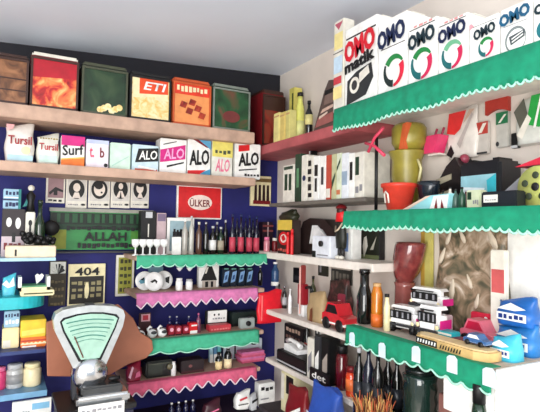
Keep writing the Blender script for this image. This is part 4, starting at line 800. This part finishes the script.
simple(rc(502, 506, 165, -.1, .02, N2), 'white_tall_box', 'slim tall white box right of the small television', 'box', WHITE)
for i, (px, tt, m) in enumerate(((450, 187, OFF), (455.5, 189, mat((60, 90, 80), .3)), (462, 187, mat((40, 80, 60), .3)))):
    bottle(hr(px, 205, -.24, N2), .0095, hgt('r', px, tt, -.24, N2), ['small white bottle', 'small grey-green bottle', 'small dark green bottle'][i]+' standing in front of the television', m, BLACK, DRED if i == 0 else None)
simple(rc(466, 480, 190, -.25, .03, N2), 'pale_green_card', 'pale green printed pack between small bottles and black case', 'packet', mat((206, 214, 180), .5), [('rect', DGREEN, .1, .5, .4, .9), ('marks', GREY, .5, .2, .95, .5, 3)])
P = rc(481, 516, 191, -.275, .04, N2); carton(P, 'black_case', 'low black case with a white label at the shelf front', 'case', mat((22, 28, 34), .4), [('rect', mat((230, 226, 216), .5), .08, .35, .5, .8), ('marks', GREY, .12, .45, .46, .55, 5)])
P = rc(517, 550, 165, -.24, .03, N2); t = thing('toy_tractor', 'grey toy tractor with a large yellow-green wheel and red roof', 'toy', (-.14, P['loc'][1]-.0, N2), -PI/2)
rr = P['h']/2
wh = MB().lathe([(0, -.01), (rr*.4, -.012), (rr*.8, -.02), (rr, -.014), (rr, .014), (0, .014)], mat((190, 196, 110), .5), 26, M=Matrix.Translation((.0, -.07, rr)) @ Matrix.Rotation(PI/2, 4, 'X')).build('wheel', t)
mb = MB()
for i in range(5):
    a = 2*PI*i/5+.3; mb.ball((.55*rr*math.cos(a), -.0915, rr+.55*rr*math.sin(a)), rr*.17, mat((50, 60, 40), .5), sy=.2)
mb.ball((0, -.092, rr), rr*.2, BLACK, sy=.3); mb.build('wheel_hub', wh)
MB().prism([(-.1, .03), (.06, .03), (.06, rr*2.1), (-.03, rr*2.2), (-.12, rr*.9)], -.045, .04, mat((150, 150, 156), .5)).build('tractor_body', t)
MB().prism([(-.075, rr*2.1), (.1, rr*2.1), (.1, rr*2.5), (.0, rr*2.5)], -.06, .05, mat((206, 40, 64), .4)).build('roof', t)
for sx in (-.09, .05): MB().lathe([(0, -.01), (.028, -.01), (.028, .01), (0, .01)], BLACK, 16, M=Matrix.Translation((sx, .05, .028)) @ Matrix.Rotation(PI/2, 4, 'X')).build('small_wheel', t)
# hanging on the wall
sack(rc(447, 476, 110, -.03, .025, None, 158), 'hanging_red_bag', 'clear hanging bag of red and white goods above the black handbag', 'bag', mat((226, 220, 212), .35), [('poly', mat((220, 50, 50), .4), [(.02, .55), (.1, .97), (.7, .97), (.5, .6), (.3, .5)]), ('poly', mat((200, 170, 150), .4), [(.6, .7), (.98, .96), (.8, .97)]), ('poly', BLACK, [(.02, .1), (.18, .3), (.3, .12), (.2, .02)]), ('poly', mat((190, 180, 176), .4), [(.4, .3), (.9, .9), (.94, .85), (.5, .2)])])
P = rc(485, 508, 94, -.02, .014, None, 113); w_, h = P['w'], P['h']
tag(MB().prism([(-w_/2, 0)]+[(-w_/2+w_*i/8, h*.2*math.sin(PI*i/8)) for i in range(1, 8)]+[(w_/2, 0), (w_/2, h*.92), (-w_/2, h)], -.007, .007, mat((176, 52, 40), .6)).build('red_pennant', None, P['loc'], P['rz']), 'small red pennant tag pinned on the cream wall below the boxes', 'pennant')
P = rc(476, 488, 122, -.02, .014, None, 154); simple(P, 'hanging_packet', 'small grey blister packet with a red top on the cream wall', 'packet', mat((200, 194, 186), .4), [('rect', mat((180, 60, 50), .5), 0, .62, 1, 1), ('poly', OFF, [(.2, .66), (.5, .66), (.9, .95), (.6, .95)]), ('rect', DGREY, .05, 0, .95, .06)], bev=.002)
P = rc(496, 508, 112, -.02, .014, None, 147); simple(P, 'hanging_packet', 'small grey blister packet with a green top on the cream wall', 'packet', mat((190, 188, 180), .4), [('rect', mat((30, 110, 70), .5), 0, .66, 1, 1), ('poly', OFF, [(.2, .7), (.4, .7), (.9, .92), (.7, .92)]), ('disc', DGREY, .15, .1, .14, .07)], bev=.002)
P = rc(511, 518, 133, -.02, .014, None, 148); simple(P, 'black_tag', 'tiny black tag on the cream wall above the tractor', 'tag', BLACK, [('rect', LGREY, .05, 0, .95, .18)], bev=.001)
sack(rc(514, 552, 94, -.04, .05, None, 143), 'hanging_green_bag', 'clear hanging bag with a green print at the right edge', 'bag', mat((214, 216, 208), .35), [('poly', mat((40, 160, 70), .4), [(.35, .4), (.5, .97), (.97, .97), (.97, .5), (.7, .3)]), ('poly', mat((90, 90, 80), .4), [(.02, .7), (.3, .95), (.4, .6), (.2, .3)]), ('poly', OFF, [(.1, .2), (.4, .6), (.5, .5), (.25, .1)]), ('poly', WHITE, [(.55, .3), (.75, .97), (.8, .97), (.62, .3)])])

# ------------------------------------------------------------------ lower right shelf
framed(rc(347, 380, 229, -.03, .025, None, 263), 'dark_picture', 'dark photograph of a white figure on the wall under the green cloth', 'picture', mat((20, 20, 22), .4), mat((32, 38, 28), .4), [('rect', mat((110, 120, 80), .5), .0, .05, 1, .25), ('poly', OFF, [(.5, .15), (.62, .5), (.58, .8), (.5, .75), (.46, .5)]), ('rect', OFF, .34, .1, .37, .95), ('poly', mat((190, 186, 170), .5), [(.7, .4), (.9, .8), (.8, .4)]), ('rect', LGREY, .05, .66, .4, .7)], fw=.006)
bottle(hr(364.5, 300, -.22, N3), .027, hgt('r', 364, 269, -.22, N3), 'tall black glass bottle on the lower green cloth shelf', G_DARK, GLOSSB, None, name='black_bottle', neck=.6, shoulder=.5)
bottle(hr(377, 300, -.22, N3), .02, hgt('r', 377, 283, -.22, N3), 'amber bottle with orange base right of the black bottle', G_AMBER, TAN, mat((222, 110, 40), .4), (.03, .3), name='amber_bottle', shoulder=.75, neck=.6)
bottle(hr(387, 300, -.235, N3), .011, hgt('r', 387, 294, -.235, N3), 'slim cream bottle with dark dots beside the amber bottle', mat((226, 216, 170), .3), BLACK, None, name='cream_bottle', neck=.6)
P = rc(388, 411, 283, -.1, .1, N3); r = P['w']/2*.8; h = P['h']; P2 = rc(386, 412, 242, -.1, .1, N3)
t = thing('maroon_jug', 'pinkish brown glass jug with a square handle on lower shelf', 'jug', (-.062, P['loc'][1]+.012, N3), -PI/2)
MB().lathe([(0, 0), (r*.9, 0), (r*.8, h*.3), (r*.75, h*.9), (r*.85, h), (0, h)], mat((150, 84, 78), .2, coat=.5), 20).build('jug_body', t)
MB().tube([(r*.7, 0, h*.85), (r*1.6, 0, h*.85), (r*1.6, 0, h*.3), (r*.75, 0, h*.25)], .005, BLACK, 6).build('handle', t)
H2 = P2['h']-h
t = thing('maroon_vase', 'large maroon glass vase leaning right atop the pinkish jug', 'vase', (-.066, P['loc'][1]+.008, N3+h), -PI/2, ry=0)
MG = mat((92, 30, 34), .12, coat=.7, name='maroon_glass', c2=(150, 70, 66))
MB().lathe([(0, 0), (r*.7, 0), (r*1.0, H2*.25), (r*1.2, H2*.6), (r*1.22, H2*.92), (r*1.16, H2), (r*1.05, H2*.94), (0, H2*.4)], MG, 22, M=Matrix.Shear('XY', 4, (.0, .0)) @ Matrix(((1, 0, .22, 0), (0, 1, 0, 0), (0, 0, 1, 0), (0, 0, 0, 1)))).build('vase_body', t)
P = rc(421, 432, 232, -.02, .012, N3); simple(P, 'yellow_board', 'tall olive yellow board standing beside the hanging dried goods bag', 'board', mat((206, 196, 110), .5), [('rect', mat((190, 150, 60), .5), 0, 0, .35, 1)])
# big mottled bag
MOT = mottled([(46, 50, 40), (98, 92, 72), (150, 128, 104), (190, 172, 152), (226, 214, 200)], 12, .35, 1.6)
P = rc(433, 505, 228, -.05, .06, N3); t = sack(P, 'dried_goods_bag', 'big clear bag of mottled cream and brown dried goods on the wall', 'bag', MOT, pinch=.5)
w_, h, d = P['w'], P['h'], P['d']
pb = MB().lathe([(0, -.03), (.007, -.022), (.01, -.004), (.007, .012), (.003, .03), (0, .032)], mat((206, 192, 172), .4), 10, sy=.5).build('pale_pod', t, (0, 0, 0))
pods = [(.25, .9), (.45, .92), (.15, .72), (.55, .5), (.85, .9), (.3, .4), (.65, .33)]
for i, (u, v) in enumerate(pods):
    c = pb if i == 0 else pb.copy()
    if i: COL.objects.link(c); c.parent = t
    c.location = ((u-.5)*w_, -d/2-.002, v*h); c.rotation_euler = (0, random.uniform(-.5, .5), 0); s_ = random.uniform(.8, 1.4); c.scale = (s_, 1, s_)
P = rc(498, 508, 252, -.035, .012, N3, None); simple(rc(490, 505, 250, -.1, .02, N3), 'pink_white_box', 'white box with a pinkish red band beside the white board', 'box', OFF, [('rect', mat((200, 90, 90), .5), .1, .56, .95, .8)])
simple(rc(507, 560, 231, -.03, .02, N3), 'white_wall_board', 'large plain white board on the wall at the right edge', 'board', WHITE)
# toy vans
def van(P, label, turn, stripe):
    w_, h, d = P['w'], P['h'], P['d']; t = thing('toy_van', label, 'toy van', P['loc'], P['rz']+turn, 'white toy vans')
    MB().box((0, 0, h*.55), (w_, d, h*.8), PORC, .02).build('van_body', t)
    ws = MB().box((0, -d/2-.0005, h*.68), (w_*.72, .004, h*.3), BLACK, .0015).build('windscreen', t)
    mb = MB()
    for k in range(4): mb.box((-w_*.27+w_*.18*k, -d/2-.0035, h*.68), (w_*.05, .002, h*.2), GREY)
    mb.build('window_bars', ws)
    MB().box((0, -d/2-.001, h*.3), (w_*.9, .006, h*.08), DGREY, .001).build('bumper', t)
    MB().prism([(-w_*.42, h*.9), (w_*.42, h*.9), (w_*.34, h*1.0), (-w_*.34, h*1.0)], -d*.3, d*.42, PORC).build('roof', t)
    for sx in (-.38, .38): MB().ball((w_*sx, -d/2, h*.42), h*.07, CREAM, sy=.4).build('headlamp', t)
    MB().box((w_/2+.0008, -.0, h*.5), (.003, d*.94, h*.26), stripe).build('side_stripe', t)
    MB().box((0, -d/2-.001, h*.89), (w_*.5, .004, h*.035), BLACK).build('roof_sign', t)
    for sx in (-.36, .36):
        for sy in (-.3, .3): MB().lathe([(0, -.008), (h*.17, -.008), (h*.17, .008), (0, .008)], BLACK, 14, M=Matrix.Translation((w_*sx, d*sy, h*.17)) @ Matrix.Rotation(PI/2, 4, 'Y')).build('wheel', t)
    return t
van(rc(387, 413, 306, -.222, .055, N3), 'white toy van at the front left, below the maroon jug', .15, MAG)
van(rc(415, 438, 306, -.222, .055, N3), 'white toy van at the front right with a magenta stripe', .1, MAG)
zb_ = N3+rc(387, 413, 306, -.275, .07, N3)['h']*.95
simple(rc(409, 441, 313, -.158, .055, N3), 'van_stand_box', 'plain white box behind the front vans, carrying the raised van', 'box', mat((214, 190, 196), .5))
zb_ = N3+rc(409, 441, 313, -.158, .055, N3)['h']
van(rc(408, 440, 288, -.16, .055, zb_), 'raised white toy van with a magenta stripe above the other two', .12, MAG)
# boat tray, train
A = hr(412, 340, -.27, N3); B = hr(492, 365, -.27, N3)
L = A[1]-B[1]; t = thing('wooden_boat', 'long tan wooden boat shaped tray with black lettering at shelf front', 'tray', (-.245, (A[1]+B[1])/2, N3+.003), -PI/2)
MT = mat((206, 172, 112), .5, var=.2, scale=25, name='tan_wood')
ol = [(-L/2, 0), (-L*.4, -.035), (L*.35, -.045), (L*.48, -.03), (L/2, 0), (L*.48, .02), (-L*.45, .02)]
M = Matrix(((1, 0, 0, 0), (0, 0, 1, 0), (0, 1, 0, 0), (0, 0, 0, 1)))
MB().prism(ol, 0, .022, MT, M).build('hull', t)
MB().prism([(a*.93, b*.8) for a, b in ol], .022, .026, mat((226, 200, 150), .5), M).build('deck', t)
mb = MB(); mb.face([(-L*.4, -.0365, .002), (-L*.1, -.0402, .002), (-L*.1, -.0402, .02), (-L*.4, -.0365, .02)], BLACK); mb.build('black_plate', t)
text('GARDEN', WHITE, t, 0, 0, 0, L*.24, .01, .2, .02, 0, 'lettering', Matrix.Translation((-L*.25, -.0392, .011)) @ Matrix.Rotation(-.045, 4, 'Z')) if False else None
mb = MB()
for k in range(7):
    x = -L*.38+k*L*.04; y_ = -.0375-.0037*((x+L*.4)/(L*.3)); mb.face([(x, y_, .006), (x+L*.02, y_, .006), (x+L*.028, y_, .016), (x+L*.008, y_, .016)], WHITE)
for k in range(8):
    x = -L*.06+k*L*.035; y_ = -.0415-.0012*k*.3; mb.face([(x, y_-.001, .004), (x+L*.02, y_-.001, .006), (x+L*.03, y_-.001, .018), (x+L*.012, y_-.001, .014)], BLACK)
mb.build('hull_marks', t)
P = rc(460, 492, 320, -.15, .05, N3); car(P, 'toy_truck', 'pink and red toy truck behind the wooden boat', mat((222, 110, 130), .35), mat((190, 20, 60), .4), mat((200, 30, 50), .4), 'toy truck')
simple(dict(loc=(-.068, hr(482, 330, -.068, N3)[1], N3), w=.07, h=.085, d=.018, rz=-PI/2), 'red_pack', 'red pack with a dark band between toy truck and blue packs', 'packet', mat((214, 40, 70), .4), [('rect', mat((120, 10, 40), .5), 0, .5, 1, .7), ('disc', WHITE, .8, .8, .1, .1)])
car(dict(loc=(-.235, hr(478, 345, -.235, N3)[1]+.0, N3+.03), w=.07, h=.03, d=.03, rz=-PI/2), 'toy_car', 'small blue toy car with white wheels on the boat stern', mat((60, 100, 150), .35), WHITE, WHITE)
simple(dict(loc=(-.2, hr(448, 330, -.2, N3)[1], N3), w=.06, h=.04, d=.04, rz=-PI/2), 'teal_box', 'small teal box right of the front toy vans', 'box', mat((40, 170, 180), .4), [('rect', OFF, 0, .75, 1, .9)])
simple(dict(loc=(-.2, hr(460, 330, -.2, N3)[1], N3), w=.05, h=.028, d=.04, rz=-PI/2), 'maroon_box', 'small low maroon box between the teal box and toy truck', 'box', mat((120, 50, 66), .4), [('rect', OFF, 0, .75, 1, .9)])
BG2 = 'blue and white packets at the right edge'
for i, (y_, z_, hh, w_) in enumerate(((-1.53, N3, .075, .12), (-1.53, N3+.076, .07, .11), (-1.56, N3, .06, .07))):
    sack(dict(loc=(-.1 if i < 2 else -.19, y_, z_), w=w_, h=hh, d=.06, rz=-PI/2), 'blue_packet', ['lower blue and white packet stacked at the right edge', 'upper blue and white packet stacked at the right edge', 'front cyan and white packet at the right edge'][i], 'packet', [mat((40, 120, 190), .35), mat((30, 100, 180), .35), mat((70, 190, 220), .35)][i], [('rect', WHITE, .1, .2, .9, .5), ('poly', WHITE, [(.1, .62), (.5, .9), (.9, .7), (.6, .6)]), ('marks', mat((20, 50, 120), .4), .15, .25, .85, .45, 5)], group=BG2)
# price tags on the cloth
for i, (px, py) in enumerate(((352, 339), (382, 350), (416, 354), (452, 364), (489, 377))):
    x = -.3135; q = hit(min(px, 490), py, 0, x); t_ = MB()
    ww = .027+.002*i; hh = .046
    t_.prism([(-ww/2, -hh/2), (ww/2, -hh/2), (ww/2, hh*.32), (ww*.25, hh/2), (-ww*.25, hh*.46), (-ww/2, hh*.32)], -.001, .001, mat((206, 226, 234), .5))
    tag(t_.build('price_tag', None, (x, q[1], q[2]), -PI/2), ['first (leftmost)', 'second', 'third', 'fourth', 'fifth (rightmost)'][i]+' white price tag pinned along the lower green cloth', 'price tag', 'price tags on the lower green cloth')
# white end panel and sheet below the lower shelf
ye = -1.604
tag(MB().box((-.15, ye-.006, N3-.1), (.3, .012, .2), WHITE, .002).build('end_panel'), 'white end panel under the near end of the lower shelf', 'panel')
P = rc(418, 505, 352, -.13, .01, None, 399); tag(MB().box((-.284, -1.515, N3-.085), (.008, .16, .13), WHITE, .002).build('white_sheet'), 'white board below the lower shelf behind price tags', 'board')
# under the lower shelf
zu = hit(420, 404, 0, -.25)[2]
zu = .86
shelf('dark base ledge under the lower right shelf', -.47, 0, -1.75, -1.02, zu, .03, mat((44, 36, 34), .6), 'ledge')
q = hit(420, 380, 0, -.22); r = .05; h = hgt('r', 420, 366, -.22, zu)
t = thing('glass_barrel', 'dark green ribbed glass barrel jar under the lower shelf', 'jar', (-.22, q[1], zu))
MB().lathe([(0, 0), (r*.95, 0)]+[(r*(.98 if k % 2 else 1.05), h*(.04+.84*k/10)) for k in range(11)]+[(r*.8, h*.92), (0, h*.92)], mat((24, 44, 38), .08, coat=.7), 24).build('barrel_body', t)
MB().lathe([(0, h*.92), (r*.9, h*.92), (r*.9, h*.99), (0, h)], mat((20, 28, 26), .2), 20).build('lid', t)
for i, (px, pt) in enumerate(((359, 347), (368.5, 344), (378, 350), (388, 352), (397, 356))):
    bottle(hr(px, 380, (-.25, -.25, -.25, -.17, -.17)[i], zu), .02, hgt('r', px, pt, (-.25, -.25, -.25, -.17, -.17)[i], zu), ['first', 'second', 'third', 'fourth', 'fifth'][i]+' from left of dark bottles under the lower green cloth', G_DARK if i != 1 else mat((20, 26, 44), .08, coat=.6), [LGREY, BLACK, LGREY, BLACK, LGREY][i], mat((40, 44, 50), .3), (.2, .5), group='dark bottles under the lower shelf')
q = hit(374, 400, 0, -.3)
zk = zu
t = thing('straw_basket', 'round straw basket filled with spiky dried stalks at the bottom', 'basket', (-.345, hit(374, 400, 0, -.345)[1], zk))
ST = mat((176, 128, 70), .7, var=.3, scale=60, name='straw'); rb = .062
MB().lathe([(0, 0), (rb*.8, 0)]+[(rb*(.85+.02*(k % 2)+.15*k/8), .008+.045*k/8) for k in range(9)]+[(rb*.9, .052), (0, .03)], ST, 26).build('basket_body', t)
mb = MB()
for k in range(150):
    a = random.uniform(0, 2*PI); rr = rb*.8*math.sqrt(random.random()); l = random.uniform(.06, .11)
    p0 = (rr*math.cos(a), rr*math.sin(a), .03); o = 1+l*6*random.random()
    mb.tube([p0, (p0[0]*1.15, p0[1]*1.15, .03+l*.6), (p0[0]*o+.01*random.uniform(-1, 1), p0[1]*o+.01*random.uniform(-1, 1), .03+l)], [.0022, .002, .0012], random.choice([ST, mat((214, 170, 100), .7), mat((110, 60, 36), .7), mat((190, 90, 50), .7)]), 4)
o = mb.build('dried_stalks', t); o['kind'] = 'stuff'
P = rc(438, 460, 397, -.2, .1, zu); P['h'] = max(P['h'], .05); simple(P, 'pinkish_box', 'dull pinkish brown box right of the glass barrel', 'box', mat((150, 100, 92), .5))
q = hit(498, 398, 0, -.25)
t = thing('glass_bowl', 'green glass bowl with a black handle at the bottom right', 'bowl', (-.2, -1.5, zu))
hh = hgt('r', 498, 393, -.22, zu)
MB().lathe([(0, 0), (.05, 0), (.07, hh*.6), (.075, hh), (.07, hh), (.06, hh*.5), (0, .01)], mat((50, 84, 44), .1, coat=.6), 24).build('bowl_body', t)
MB().tube([(-.03, -.06, hh*.9), (0, -.075, hh*1.15), (.03, -.06, hh*.9)], .005, BLACK, 6).build('handle', t)

# ------------------------------------------------------------------ more small goods in the crowded corner
for i, px in enumerate((279, 284.5)):
    bottle(hr(px, 300, -.1, R4), .012, hgt('r', px, 284+2*i, -.1, R4), ['dark bottle with white label at the left end of the corner shelf', 'dark bottle with silver cap left of the tiny white bottle'][i], G_DARK, [BLACK, CHROME][i], [WHITE, LGREY][i])
P = rc(337, 342, 294, -.1, .02, R4); simple(P, 'pink_box', 'small dark pink box behind the red toy car', 'box', mat((150, 50, 70), .5), [('rect', OFF, .2, .5, .8, .8)])
P = rc(284, 300, 322, -.012, .01, None, 340); 
bottle(hr(307, 330, -.07, R5), .014, hgt('r', 307, 322, -.07, R5), 'dark bottle behind the upright magazines', G_DARK, BLACK, mat((150, 60, 50), .5))
bottle(hr(323, 330, -.07, R5), .016, hgt('r', 323, 324, -.07, R5), 'brown bottle with cream label behind the black magazine', mat((60, 30, 20), .1, coat=.5), BLACK, CREAM)
P = rc(315, 326, 325, -.012, .01, None, 337); simple(P, 'black_price_card', 'black card with white strokes on the wall above the magazines', 'card', BLACK, [('rect', WHITE, .15, .2, .3, .8), ('rect', WHITE, .45, .2, .6, .8), ('rect', WHITE, .75, .2, .9, .8)], bev=.001)
sack(pl('b', 251, 258, 396, -.27, .05, zl+.003), 'small_packet', 'small black and white packet between the striped packet and white carton', 'packet', LGREY, [('poly', BLACK, [(.1, .5), (.9, .7), (.9, .85), (.1, .7)])])
sack(pl('b', 205, 222, 403, -.27, .05, zl+.003), 'dark_packet', 'dark red packet lying on the low ledge left of the striped packet', 'packet', mat((60, 20, 34), .4), [('poly', PINK, [(.2, .3), (.8, .5), (.8, .6), (.2, .4)])])
P = pl('b', 206, 229, 221, -.1, .05, S4); 
for i, px in enumerate((217, 225.5)):
    bottle(hb(px, -.09, S4), .013, hgt('b', px, [222, 220][i], -.09, S4), ['left', 'right'][i]+' dark back-row bottle with pale cap under the red sign corner', G_DARK, LGREY, group='bottles on the upper green shelf')
for i, px in enumerate((237, 245.5, 253)):
    bottle(hb(px, -.09, S4), .013, hgt('b', px, 218, -.09, S4), ['left', 'middle', 'right'][i]+' navy bottle in the row behind the red labelled bottles', mat((16, 20, 50), .08, coat=.6), NAVY, group='bottles on the upper green shelf')
for i, (px, c, cp) in enumerate(((443, G_GREEN, BLACK), (466, mat((90, 20, 30), .1, coat=.5), LGREY))):
    bottle(hr(px, 205, -.2, N2), .009, hgt('r', px, 190, -.2, N2), ['slim dark green bottle left of the white bottle before the television', 'slim dark red bottle before the television screen'][i], c, cp)
bottle(hr(398, 210, -.07, N2), .01, .05, 'x', G_DARK, BLACK) if False else None
jar(hr(479, 395, -.3, zu), .018, hgt('r', 479, 384, -.3, zu), 'small green jar with black lid before the white board', G_GREEN, BLACK)
